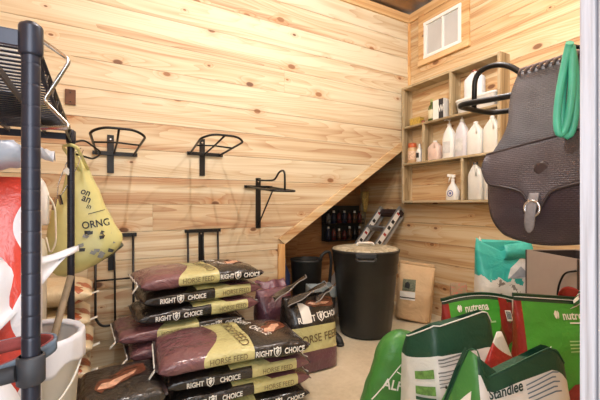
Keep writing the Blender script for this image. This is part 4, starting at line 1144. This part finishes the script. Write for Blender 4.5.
# ------------------------------------------------------------------ horse feed sacks
def seam_tape(pl, end, parent, mat):
    mb = MB(); sg = 1 if end else -1
    def g(a, b):
        y = pl.W * pl.wp(1.0 if end else 0.0) * (b * 2 - 1) * .97
        x = sg * (pl.L / 2 - .006 + .018 * a)
        return pl.M @ Vector((x, y, .004 * math.sin(b * 17) + .010 * a * math.sin(b * 7 + pl.seed) + pl.zc(1.0 if end else 0.0, b * 2 - 1)))
    mb.grid(g, 4, 24); return mb.build('seam_tape', mat, parent, solid=.004)
GRP = 'horse feed sacks on the floor'
def feed_sack(label, loc, rz, T, seed, letter=True, top=False, L=.74, W=.39, tags=True, droop=0.0, amp=.010, mat='feed', plainhorse=False, n=4.2):
    t = thing('feed_sack', label, 'feed sack', loc, rz, GRP)
    pl = Pillow(L, W, T - .008, n, seed, amp, wp=lambda u: 1 - .035 * abs(2 * u - 1) ** 8, tp=lambda u: max(.10, (1 - abs(2 * u - 1) ** 8) ** .5), fq=8.0, Mx=Matrix.Translation((0, 0, T / 2)), zc=(lambda u, v: -droop * (2 * u - 1) ** 2))
    if droop: pl.M = Matrix.Translation((0, 0, T / 2 + 0.0))
    body = pl.mesh(44, 36).build('sack', M[mat], t)
    seam_tape(pl, False, t, M['leather_edge']); seam_tape(pl, True, t, M['leather_edge'])
    if tags:
        mb = MB(); mb.grid(lambda a, b: Vector((-pl.L / 2 - .012 - .030 * a, -pl.W * .93 + .045 * b, T / 2 - .006 - T * .34 * a + .006 * math.sin(b * 5))), 4, 4); mb.build('stitched_tag', M['white_tape'], t, solid=.0015)
        mb = MB(); mb.tube([(-pl.L / 2 - .014, -pl.W * .8 + k * .03, T / 2 + .008 * math.sin(k * 2.1)) for k in range(11)], .0035, 6); mb.build('stitch_cord', M['white_tape'], t)
    if letter:
        hh = min(.030, T * .30); zt = -.002
        for fr in (True, False):
            fn = pl.side(fr); sg = 1 if fr else -1
            cb = .212 if fr else .150; hx = -.055 if fr else -.190
            decal('lettering', text_geo('RIGHT', .03), shifted(fn, sg * cb - .085, zt), M['white_print'], body, sx=hh * .80, sy=hh)
            decal('lettering', text_geo('CHOICE', .03), shifted(fn, sg * cb + .085, zt), M['white_print'], body, sx=hh * .80, sy=hh)
            decal('shield_emblem', shield_geo(), shifted(fn, sg * cb - .014, zt), M['white_print'], body, sx=hh * 1.4, sy=hh * 1.5)
            decal('lettering', text_geo('HORSE FEED', .0), shifted(fn, sg * hx, zt), M['olive_print'], body, sx=hh * .80, sy=hh * .95)
    if top:
        fn = pl.top()
        decal('lettering', text_geo('HORSE FEED', .0), shifted(fn, .015, .01, -PI / 2 + .12), M['olive_print'], body, sx=.052, sy=.055)
        decal('lettering', text_geo('RIGHT', .02), shifted(fn, .100, .125, -PI / 2 + .40), M['white_print'], body, sx=.034, sy=.044)
        decal('lettering', text_geo('CHOICE', .02), shifted(fn, .160, -.045, -PI / 2 + .40), M['white_print'], body, sx=.032, sy=.044)
        h1, h2 = horse_geo()
        decal('horse_picture', h1, shifted(fn, .250, .0, .16), M['horse_red'], body, sx=.20, sy=.42)
        decal('horse_picture', h2, shifted(pl.top(.0035), .250, .0, .16), M['horse_lite'], body, sx=.19, sy=.46)
    if plainhorse:
        fn = pl.top(); h1, h2 = horse_geo()
        decal('horse_picture', h1, shifted(fn, .0, .0, .22), M['horse_red'], body, sx=.25, sy=.36)
        decal('horse_picture', h2, shifted(pl.top(.0035), .0, .0, .22), M['horse_lite'], body, sx=.25, sy=.40)
    return t
M['feed_black'] = film('black_horse_feed_film', [(0, (44, 39, 36)), (.5, (46, 41, 38))], wr=.9, wscale=11, coat=.5)
TB = .0975; TBB = .0895
# tall stack in front of the back wall
lvl = ['bottom', 'second from the floor', 'third from the floor', 'fourth from the floor', 'fifth from the floor', 'sixth from the floor']
for k in range(6):
    flip = k >= 4 or k == 1
    dx, dy = [(-.02, -.01), (0, .0), (-.05, -.02), (-.11, .005), (-.012, -.006), (.012, .004)][k]
    feed_sack('horse feed sack %s in the tall stack under the folded wall rack' % (lvl[k]), (.565 + dx, 2.405 + dy, k * TB), (PI if flip else 0) + [.02, -.02, .03, .045, .05, .06][k], .0965, 40 + k, letter=True)
feed_sack('maroon, cream and black feed sack on top of the tall stack by the wall', (.570, 2.405, 6 * TB + .001), .06, .118, 51, top=True, L=.76, W=.44, droop=.012, n=3.0)
# front stack
for k in range(3):
    flip = k >= 1
    feed_sack('horse feed sack %s in the front stack of feed sacks' % ['at the bottom', 'second from the floor', 'right under the top one'][k], (.66 + [.0, .01, .005][k], 1.935, k * TBB), (PI if flip else 0) - .11 + [.02, .03, 0][k], .0885, 60 + k, L=.75, W=.40)
feed_sack('maroon, cream and black horse feed sack on top of the front stack, nearest whole one', (.640, 1.935, 3 * TBB + .001), -.095, .122, 71, top=True, L=.77, W=.455, droop=.012, n=3.0)
# stack at the left edge, black horse-print end showing
for k in range(3):
    feed_sack(['black feed sack at the bottom of the low left stack', 'black feed sack in the middle of the low left stack', 'black horse-picture feed sack on the low left stack beside the bucket'][k], (.092, 1.865, k * .0985), [.0, .02, .0][k], .0975, 80 + k, letter=False, L=.335, W=.39, tags=False, mat='feed_black', plainhorse=(k == 2))
# cream sacks stacked behind the shelving
def orange(t_, q, v, col):
    n = t_.noise(t_.comb(t_.math('MULTIPLY', q[0], 3.0), t_.math('MULTIPLY', v, 1.6)), 1.0, 2)
    f = t_.math('MULTIPLY', t_.math('GREATER_THAN', q[0], .70), t_.math('GREATER_THAN', n, .58))
    return t_.mix(f, col, lin((172, 92, 54)))
M['cream_feed'] = film('cream_orange_sack_film', [(0, (214, 194, 156)), (.5, (220, 202, 166))], extra=orange, wr=.4)
for k in range(5):
    t = thing('cream_sack', ['cream and orange sack at the bottom of the pile behind the shelving', 'cream and orange sack second from the floor behind the shelving', 'cream and orange sack in the middle of the pile behind the shelving', 'cream and orange sack next to the top of the pile behind the shelving', 'cream and orange sack on top of the pile behind the shelving'][k], 'sack', (-.262 + [.01, -.008, .006, -.01, 0][k], 2.335, k * .139), [.0, .02, -.02, .02, 0][k], 'cream sacks behind the shelving')
    pl = Pillow(.46, .38, .128, 2.8, 90 + k, .008, Mx=Matrix.Translation((0, 0, .069)), tp=lambda u: max(.10, (1 - abs(2 * u - 1) ** 3.2) ** .5))
    pl.mesh(30, 32).build('sack', M['cream_feed'], t)
    mb = MB(); mb.grid(lambda a, b: Vector((.225 + .038 * a, -.16 + .04 * b, .069 + .012 * a + .003 * math.sin(b * 6))), 3, 3); mb.build('stitched_tag', M['white_tape'], t, solid=.0015)
# opened upright sack
t = thing('open_feed_sack', 'opened upright horse feed sack with black crumpled top, right of the front stack', 'feed sack', (1.25, 2.085, 0), -.04)
pl = Pillow(.475, .38, .24, 3.2, 101, .010, Mx=upM(.475, 0, -.10), tp=lambda u: (.94 if u < .1 else 1) * (1 if u < .6 else max(.30, 1 - ((u - .6) / .4) ** 1.6 * .72)), wp=lambda u: 1 - .04 * (2 * u - 1) ** 4 + (.02 if u < .3 else 0))
M['feed_up'] = film('horse_feed_film_upright', [(0, (98, 62, 70)), (.28, OLIVE), (.61, BLACKB)], arc=.02, wr=.9, wscale=11, coat=.5)
bd = pl.mesh(36, 44).build('sack', M['feed_up'], t)
pt = pl.top(.003); pf = lambda x, y: pt(y, x)
decal('lettering', text_geo('RIGHT', .022), shifted(pf, -.06, .098, .05), M['white_print'], bd, sx=.032, sy=.038)
decal('shield_emblem', shield_geo(), shifted(pf, .045, .105, .05), M['white_print'], bd, sx=.055, sy=.055)
decal('lettering', text_geo('CHOICE', .022), shifted(pf, .150, .110, .05), M['white_print'], bd, sx=.032, sy=.038)
decal('lettering', text_geo('HORSE FEED', .01), shifted(pf, .02, -.025, .05), M['olive_print'], bd, sx=.044, sy=.052)
decal('white_patch', flat_geo([[(-.095, .075), (-.03, .075), (-.025, .12), (-.03, .17), (-.07, .195), (-.105, .20)]]), pf, M['white_print'], bd)
h1, h2 = horse_geo()
decal('horse_picture', h1, shifted(pf, .07, .185, -.25), M['horse_red'], bd, sx=.24, sy=.16)
decal('horse_picture', h2, shifted(lambda x, y: pl.top(.0045)(y, x), .07, .185, -.25), M['horse_lite'], bd, sx=.22, sy=.14)
M['blk_film'] = plain('glossy_black_film', (40, 37, 36), .22, 0, .25, 14, bump=.6, coat=.4)
for k, (p00, p01, p10, p11) in enumerate([((-.25, .02, .46), (-.22, .20, .44), (.03, .10, .585), (.09, .26, .53)), ((-.21, -.10, .45), (-.16, .02, .455), (.13, -.01, .545), (.17, .12, .50)), ((-.02, -.12, .455), (.04, .0, .46), (.17, -.03, .525), (.20, .06, .47))]):
    P4 = [Vector(q) for q in (p00, p01, p10, p11)]
    def fl_(a, b, P4=P4, k=k):
        r = P4[0].lerp(P4[1], b).lerp(P4[2].lerp(P4[3], b), a)
        r.z += .022 * math.sin(b * PI) * (1 - .3 * a) + .006 * math.sin(a * 11 + b * 7 + k) ; return r
    mb = MB(); mb.grid(fl_, 16, 12); mb.build('torn_flap', M['blk_film'], t, solid=.002)
    mb = MB(); mb.tube([fl_(a / 14, 0) for a in range(15)], .0035, 6); mb.tube([fl_(1, b / 8) for b in range(9)], .0035, 6); mb.build('torn_edge', plain('grey_torn_edge', (150, 144, 140), .4), t)
# maroon opened sack behind it
t = thing('open_feed_sack', 'shiny maroon opened sack between the tall stack and the stair opening', 'feed sack', (1.17, 2.50, 0), .05)
pl = Pillow(.45, .30, .20, 3.0, 112, .014, Mx=upM(.45, 0, 0), tp=lambda u: 1 if u < .6 else max(.2, 1 - ((u - .6) / .4) ** 1.5 * .8))
pl.mesh(30, 36).build('sack', film('pink_maroon_film', [(0, (92, 56, 66)), (.9, (120, 80, 92))], wr=.7), t)
def ftop(a, b): return Vector((-.13 + .27 * b, .02 + .05 * a + .02 * math.sin(b * 9), .445 + .055 * a + .008 * math.sin(b * 13)))
mb = MB(); mb.grid(ftop, 6, 20); mb.build('crumpled_top', plain('pink_film', (122, 82, 94), .25, 0, .2, 12, bump=.6), t, solid=.002)

# ------------------------------------------------------------------ bags in the right foreground
RZ = -math.radians(29.4)
class Upright(Pillow):
    """Standing bag whose rim may rise and fall across its width."""
    def __init__(s, *a, rim=None, **k):
        super().__init__(*a, **k); s.rim = rim
    def raw(s, u, th):
        u = min(1.0, max(0.0, u)); p = super().raw(u, th)
        if s.rim: p.x += s.rim(max(-1, min(1, p.y / s.W)), math.sin(th)) * u ** 3
        return p
def pw(v, pts):
    if v <= pts[0][0]: return pts[0][1]
    for (a, b), (c, d) in zip(pts, pts[1:]):
        if v <= c: return b + (d - b) * (v - a) / (c - a)
    return pts[-1][1]
def up_front(pl, off=.003):
    fn = pl.top(off); return lambda x, z: fn(z - pl.L / 2, x)

# bright green pair at the back
def nut_bag(label, loc, rz, L, W, T, seed, lean, tape_rise):
    t = thing('green_feed_bag', label, 'feed bag', loc, rz)
    pl = Upright(L, W, T, 3.6, seed, .012, Mx=upM(L, 0, lean), tp=lambda u: (.9 if u < .05 else 1) if u < .45 else max(.10, 1 - ((u - .45) / .55) ** 1.25 * .9), wp=lambda u: 1 - .03 * (1 - u) ** 3 + .04 * u ** 3, rim=lambda v, sn: tape_rise(v))
    bd = pl.mesh(40, 48).build('sack', M['nut'], t)
    # rolled dark green closing strip along the rim
    mb = MB(); ln = []
    for k in range(25):
        v = -1.06 + 2.12 * k / 24; p = pl.M @ Vector((pl.L / 2 + tape_rise(max(-1, min(1, v))) + .012, v * pl.W * 1.0, .0)); ln.append(p)
    for a, b in zip(ln, ln[1:]): mb.bar(a, b + (b - a) * .15, .016, .018)
    rt = mb.build('rolled_top', plain('dark_green_strip', (20, 62, 42), .4, 0, .2, 30), t)
    mb = MB(); mb.tube([p + Vector((0, -.010, -.007)) for p in ln], .002, 6); mb.build('piping', M['white_tape'], rt)
    return t, pl, bd
LEAF = flat_geo([[(-.5, .1), (-.2, .5), (.05, .35), (.1, -.1), (-.1, -.5), (-.35, -.3)], [(.15, .5), (.4, .2), (.3, -.3), (.15, -.5), (.1, .1)]])
def nut_print(pl, bd, cx, cz):
    f = up_front(pl)
    decal('leaf_emblem', LEAF, shifted(f, cx - .085, cz, .05), M['white_print'], bd, sx=.030, sy=.040)
    decal('lettering', text_geo('nutrena', .02), shifted(f, cx + .015, cz - .003, .05), M['white_print'], bd, sx=.028, sy=.034)
    decal('printed_line', flat_geo([[(-.045, -.003), (.045, -.003), (.045, .003), (-.045, .003)]]), shifted(f, cx + .02, cz - .034, .05), M['white_print'], bd)
t, pl, bd = nut_bag('bright green feed bag with red gussets and rolled dark top, behind the white bag', (1.875, 1.275, 0), RZ + .10, .565, .405, .20, 130, .0, lambda v: .012 - .03 * v * v)
nut_print(pl, bd, -.035, .515)
f = up_front(pl)
decal('printed_line', flat_geo([[(-.085, -.004), (.085, -.004), (.085, .004), (-.085, .004)]]), shifted(f, -.01, .435, .10), plain('pale_green_print', (170, 214, 150), .5), bd)
for k in range(3):
    decal('printed_block', flat_geo([[(-.006, -.012), (.006, -.012), (.006, .012), (-.006, .012)]]), shifted(f, .055 + k * .022, .345 + k * .012, .1), M['white_print'] if k == 2 else M['dark_print'], bd)
decal('red_panel', flat_geo([[(.115, .585), (.155, .585), (.19, .50), (.205, .36), (.20, .16), (.05, .16), (.075, .30), (.10, .42), (.118, .51)]]), f, plain('dark_red_film', (142, 40, 36), .3, 0, .15, 12, bump=.4), bd)
decal('animal_picture', flat_geo([[(.10, .42), (.06, .36), (.0, .30), (-.06, .20), (-.04, .14), (.09, .14), (.12, .28), (.125, .36)]]), up_front(pl, .0042), plain('brown_animal_print', (112, 74, 40), .35, 0, .35, 24), bd)
decal('animal_picture', flat_geo([[(-.05, .22), (0, .27), (.05, .23), (.07, .14), (-.06, .14)]]), up_front(pl, .0052), plain('ochre_print', (168, 132, 60), .35, 0, .3, 24), bd)
decal('barcode', flat_geo([[(-.019, -.028), (.019, -.028), (.019, .028), (-.019, .028)]]), shifted(up_front(pl, .0048), .165, .475, .06), M['white_print'], bd)
for k in range(4):
    decal('barcode', flat_geo([[(-.0022, -.02), (.0022, -.02), (.0022, .02), (-.0022, .02)]]), shifted(up_front(pl, .0060), .153 + k * .0075, .477, .06), M['dark_print'], bd)
t, pl, bd = nut_bag('bright green feed bag with torn striped strip, at the far right beside the jamb', (2.02, .955, 0), RZ - .02, .60, .38, .17, 133, .0, lambda v: .012 - .012 * v)
nut_print(pl, bd, .085, .535)
f = up_front(pl)
for k in range(4): decal('printed_line', flat_geo([[(-.03, -.003), (.03, -.003), (.03, .003), (-.03, .003)]]), shifted(f, .07, .42 - k * .016, .05), plain('pale_green_print', (170, 214, 150), .5), bd)
for k in range(4): decal('printed_line', flat_geo([[(-.02, -.003), (.02, -.003), (.02, .003), (-.02, .003)]]), shifted(f, .135, .44 - k * .016, .05), plain('pale_green_print', (170, 214, 150), .5), bd)
decal('dark_red_base', flat_geo([[(-.17, .02), (.17, .02), (.17, .24), (.05, .22), (-.06, .10), (-.17, .06)]]), f, plain('dark_red_film', (142, 40, 36), .3, 0, .15, 12, bump=.4), bd)
def strip(a, b): return Vector((.085 + .085 * a + .035 * (b - .5) + .008 * math.sin(a * 14), -.015 - .012 * math.sin(a * 8 + b), .575 + .155 * a * (1 - .25 * a) + .02 * (b - .5)))
mb = MB(); mb.grid(strip, 16, 6, uvfn=lambda a, b: (a, b)); mb.build('torn_strip', film('striped_strip_film', [(0, (224, 226, 218)), (.12, (34, 96, 56)), (.24, (228, 228, 220)), (.36, (34, 96, 56)), (.48, (228, 228, 220)), (.6, (34, 96, 56)), (.74, (228, 228, 220)), (.86, (34, 96, 56))], wr=.6), t, solid=.002)
def rpk(a, b): return Vector((.02 + .16 * b + .02 * a, .012 + .01 * math.sin(b * 7), .585 + .09 * a * math.sin(PI * min(1, .25 + b * .75))))
mb = MB(); mb.grid(rpk, 8, 12); mb.build('red_flap', plain('dark_red_film', (142, 40, 36), .3), t, solid=.002)

# white and dark green bag
def stan_mat(name, left_edge, leftcols, band=.80):
    def ex(t_, q, v, col):
        side = t_.ramp(q[0], [(p, lin(c)) for p, c in leftcols], 'CONSTANT')
        return t_.mix(t_.math('LESS_THAN', v, left_edge), col, side)
    return film(name, [(0, (230, 228, 224)), (band, DKGREEN)], rough=.42, coat=.08, extra=ex, wr=.3)
t = thing('white_feed_bag', 'white feed bag with dark green top band and a small black horse, open rim', 'feed bag', (1.344, 1.030, 0), RZ + .13)
rim = lambda v, sn: pw(v, [(-1, -.075), (-.52, .005), (-.40, .0), (.70, .055), (.82, .05), (1, -.01)])
pl = Upright(.575, .370, .17, 4.0, 141, .008, Mx=upM(.575), tp=lambda u: 1 if u < .5 else max(.22, 1 - ((u - .5) / .5) ** 1.3 * .78), rim=rim, zc=lambda u, v: -.19 * max(0, -.55 - v))
mb = pl.mesh(44, 64); bd = mb.build('sack', stan_mat('white_green_bag_film', -.55, [(0, (224, 226, 220)), (.80, DKGREEN)]), t)
f = up_front(pl)
mb = MB(); mb.tube([pl.at(1.0, PI - PI * k / 40, .0015) for k in range(41)], .0028, 6); mb.build('rim_edge', M['white_tape'], bd)
for k in range(3): decal('printed_line', flat_geo([[(-.075 + .012 * (k == 2), -.0022 - .001 * (k == 0)), (.075 - .02 * k, -.0022 - .001 * (k == 0)), (.075 - .02 * k, .0022 + .001 * (k == 0)), (-.075, .0022 + .001 * (k == 0))]]), shifted(f, -.022, .452 - k * .013, .11), M['grey_print'], bd)
for k in range(5): decal('printed_line', flat_geo([[(-.085, -.0018 - .001 * (k == 0)), (.075 - .02 * (k % 3), -.0018), (.075 - .02 * (k % 3), .0018), (-.085, .0018 + .001 * (k == 0))]]), shifted(f, -.016, .405 - k * .013, .11), M['grey_print'], bd)
HORSE = flat_geo([[(-.5, .25), (-.3, .5), (-.22, .3), (.3, .25), (.5, .05), (.42, .0), (.36, -.5), (.26, -.5), (.2, -.08), (-.12, -.05), (-.18, -.5), (-.28, -.5), (-.3, .1), (-.42, .15)]])
decal('horse_emblem', HORSE, shifted(f, -.062, .335, .1), M['dark_print'], bd, sx=.036, sy=.042)
GB = plain('leaf_green_print', (104, 150, 74), .5, 0, .3, 50)
fo = up_front(pl, .004)
for (z0, z1, m) in ((.375, .41, GB), (.31, .345, GB), (.285, .30, plain('deep_green_print', (30, 84, 56), .5)), (.20, .262, plain('hay_photo_print', (84, 84, 60), .5, 0, .45, 60))):
    decal('printed_picture', flat_geo([[(-.165, z0 - .015), (-.112, z0), (-.112, z1), (-.165, z1 - .015)]]), fo, m, bd)
decal('printed_picture', flat_geo([[(-.098, .12), (-.076, .12), (-.080, .25), (-.088, .27), (-.098, .23)]]), fo, plain('hay_photo_print', (84, 84, 60), .5, 0, .45, 60), bd)

# mid green bag leaning left of it
t = thing('green_feed_bag', 'mid green rounded feed bag with clover square leaning behind the white bag', 'feed bag', (1.25, 1.36, 0), RZ)
lm = Matrix.Rotation(.30, 4, 'Y')
pl = Upright(.43, .25, .15, 3.4, 151, .014, Mx=lm @ upM(.43), tp=lambda u: 1 if u < .5 else max(.22, math.sqrt(max(0, 1 - ((u - .5) / .51) ** 3))), wp=lambda u: 1 if u < .6 else max(.30, math.sqrt(max(0, 1 - ((u - .6) / .42) ** 2.6))))
pl.M = Matrix.Translation((0, 0, .045)) @ pl.M
bd = pl.mesh(40, 44).build('sack', M['alfa'], t)
f = up_front(pl)
sq = lambda h: flat_geo([[(-h, -h), (h, -h), (h, h), (-h, h)]])
decal('dark_square', sq(.028), shifted(f, .02, .285, -.25), plain('deep_green_print', (30, 84, 56), .5), bd)
CLOV = flat_geo([[(.0, .0), (-.16, .22), (-.05, .5), (0, .4), (.05, .5), (.16, .22)], [(0, 0), (-.3, .1), (-.5, -.05), (-.42, -.3), (-.2, -.25)], [(0, 0), (.3, .1), (.5, -.05), (.42, -.3), (.2, -.25)], [(-.03, 0), (.03, 0), (.08, -.5), (.02, -.5)]])
decal('clover_emblem', CLOV, shifted(up_front(pl, .0042), .02, .285, -.25), M['white_print'], bd, sx=.040, sy=.040)
def line(x0, z0, x1, z1, w=.0025):
    d = Vector((x1 - x0, z1 - z0)); n_ = Vector((-d.y, d.x)).normalized() * w
    return [(x0 + n_.x, z0 + n_.y), (x1 + n_.x, z1 + n_.y), (x1 - n_.x, z1 - n_.y), (x0 - n_.x, z0 - n_.y)]
decal('border_line', flat_geo([line(-.01, .32, .08, .30), line(-.01, .32, -.10, .08), line(-.03, .25, .07, .225)]), f, M['white_print'], bd)
decal('lettering', text_geo('ALFA', .02), shifted(f, -.01, .185, .10), M['white_print'], bd, sx=.042, sy=.050)
decal('printed_label', flat_geo([[(.06, .33), (.10, .32), (.105, .36), (.07, .375)]]), f, M['white_print'], bd)

# front white and green bag
t = thing('white_feed_bag', 'nearest white feed bag with dark green top and green left gusset, crumpled open', 'feed bag', (1.204, .698, 0), RZ + .08)
rim = lambda v, sn: pw(v, [(-1, -.30), (-.73, .03), (-.66, .055), (-.50, -.045), (-.44, -.045), (.62, .045), (.78, .035), (1, -.03)])
pl = Upright(.575, .395, .16, 4.0, 161, .008, Mx=upM(.575), tp=lambda u: 1 if u < .5 else max(.20, 1 - ((u - .5) / .5) ** 1.3 * .8), rim=rim, zc=lambda u, v: -.40 * max(0, -.66 - v))
bd = pl.mesh(44, 64).build('sack', stan_mat('white_green_gusset_bag_film', -.66, [(0, (62, 132, 60)), (.72, (72, 138, 66)), (.92, (72, 138, 66))], .90), t)
mb = MB(); mb.tube([pl.at(1.0, PI - PI * k / 40, .0015) for k in range(41)], .0022, 6); mb.build('rim_edge', plain('deep_green_print', (30, 84, 56), .5), bd)
f = up_front(pl)
decal('lettering', text_geo('Standlee', .022), shifted(f, -.040, .512, -.06), plain('dark_teal_print', (28, 60, 56), .5), bd, sx=.026, sy=.034)
for k in range(5): decal('printed_line', flat_geo([[(-.055, -.0018), (.060 - .012 * (k % 2), -.0018), (.060 - .012 * (k % 2), .0018), (-.055, .0018)]]), shifted(f, .085, .510 - k * .012, .12), plain('blue_grey_print', (100, 122, 140), .5), bd)
decal('white_emblem', flat_geo([[(-.02, -.03), (.018, -.02), (.022, .02), (.0, .03), (-.018, .022)]]), shifted(f, -.165, .45, .0), M['white_print'], bd)
def bp(a, b):
    x = .045 + .125 * b; return Vector((x, .055 + .012 * math.sin(b * 5) - .015 * a, .46 + (.060 + .085 * b) * a))
mb = MB(); mb.grid(bp, 10, 16, uvfn=lambda a, b: (a, b)); mb.build('back_panel', film('striped_panel_film', [(0, (40, 100, 60)), (.62, (226, 228, 220)), (.80, (112, 160, 84)), (.93, (226, 228, 220))], wr=.3), t, solid=.002)
t = thing('seed_packet', 'small red and white packet tucked behind the nearest white bag', 'packet', (1.365, .835, .0), RZ + .2)
pl = Pillow(.60, .13, .035, 2.6, 171, .004, Mx=Matrix.Rotation(-.0, 4, 'Y') @ upM(.60), wp=lambda u: 1 if u < .8 else max(.12, 1 - (u - .8) * 4.2), tp=lambda u: 1 if u < .8 else max(.15, 1 - (u - .8) * 4))
pl.mesh(26, 24).build('body', film('red_white_packet_film', [(0, (176, 48, 40)), (.88, (226, 220, 206))], slant=.05), t)

# teal bedding bag, taupe bin, small patterned pouch
t = thing('bedding_bag', 'tall teal and white plastic bag standing near the side wall under the saddlebag', 'bag', (2.62, 1.575, 0), RZ + .03)
rim = lambda v, sn: pw(v, [(-1, .05), (-.82, .02), (-.45, -.015), (-.1, -.05), (.3, -.01), (.7, .03), (1, .02)]) 
pl = Upright(.80, .40, .20, 3.0, 181, .014, Mx=upM(.80), tp=lambda u: 1 if u < .6 else max(.16, 1 - ((u - .6) / .4) ** 1.3 * .85), rim=rim, wp=lambda u: 1 + .02 * math.sin(u * 9), fq=6)
bd = pl.mesh(46, 48).build('sack', M['teal'], t)
f = up_front(pl)
decal('white_patch', flat_geo([[(-.01, .58), (.15, .55), (.17, .66), (.10, .70), (.02, .65)]]), f, plain('pale_grey_print', (214, 216, 216), .4), bd)
decal('grey_peak_print', flat_geo([[(.0, .58), (.15, .56), (.09, .645)]]), up_front(pl, .0045), plain('grey_blue_print', (150, 158, 168), .4), bd)
def tip(a, b): return Vector((-.195 + .03 * b + .015 * a, -.01, .78 + .085 * a * (1 - b)))
mb = MB(); mb.grid(tip, 4, 4); mb.build('torn_corner', M['white_tape'], t, solid=.002)
def fold(a, b): return Vector((-.02 + .2 * b, -.045 - .03 * math.sin(a * PI), .80 - .11 * a + .03 * b * (1 - a)))
mb = MB(); mb.grid(fold, 8, 10, uvfn=lambda a, b: (.95, b)); mb.build('folded_flap', M['teal'], t, solid=.002)

A = Vector((2.45, 1.316, 0)); Bc = Vector((2.269, .948, 0)); du = (Bc - A); ln = du.length; du.normalize(); dn = Vector((-du.y, du.x, 0))
if dn.x < 0: dn = -dn
ct = (A + Bc) / 2 + dn * .17
t = thing('storage_bin', 'tall taupe open bin with dark inside behind the bright green bags', 'bin', (ct.x, ct.y, 0), math.atan2(du.y, du.x))
hx, hy, H = ln / 2, .17, .80
M['taupe'] = plain('taupe_board', (172, 156, 146), .55, 0, .04, 6)
mb = MB(); w_ = .008
for c, d in [((0, hy - w_ / 2, H / 2), (2 * hx, w_, H)), ((0, -hy + w_ / 2, H / 2), (2 * hx, w_, H)), ((hx - w_ / 2, 0, H / 2), (w_, 2 * hy - 2 * w_, H)), ((-hx + w_ / 2, 0, H / 2), (w_, 2 * hy - 2 * w_, H)), ((0, 0, .006), (2 * hx - .02, 2 * hy - .02, .012))]: mb.box(c, d)
mb.build('walls', M['taupe'], t)
mb = MB()
for sy in (1, -1): mb.box((0, sy * (hy - .012), H - .06), (2 * hx - .03, .006, .11))
for sx in (1, -1): mb.box((sx * (hx - .012), 0, H - .06), (.006, 2 * hy - .03, .11))
mb.box((0, 0, H - .10), (2 * hx - .03, 2 * hy - .03, .006))
mb.build('dark_lining', plain('dark_lining', (52, 46, 46), .7), t)
mb = MB()
for sy in (1, -1):
    for sx in (1, -1): mb.box((sx * hx * .995, sy * hy * .995, H / 2), (.008, .008, H))
mb.build('corner_strip', plain('dark_corner_strip', (74, 64, 60), .6), t)
mb = MB(); mb.tube(fillet([(hx - .005, -hy - .008, .735), (hx - .07, -hy - .020, .715), (hx - .115, -hy - .024, .62), (hx - .118, -hy - .020, .42)], .05, 6), .0055, 8); mb.build('black_cord', BS, t)
t = thing('treat_pouch', 'small patterned tan and pink pouch standing left of the teal bag', 'pouch', (2.385, 1.775, 0), RZ)
pl = Pillow(.50, .13, .09, 3.0, 191, .006, Mx=upM(.50), tp=lambda u: 1 if u < .7 else max(.15, 1 - (u - .7) * 2.8))
pl.mesh(24, 28).build('body', M['floral'], t)
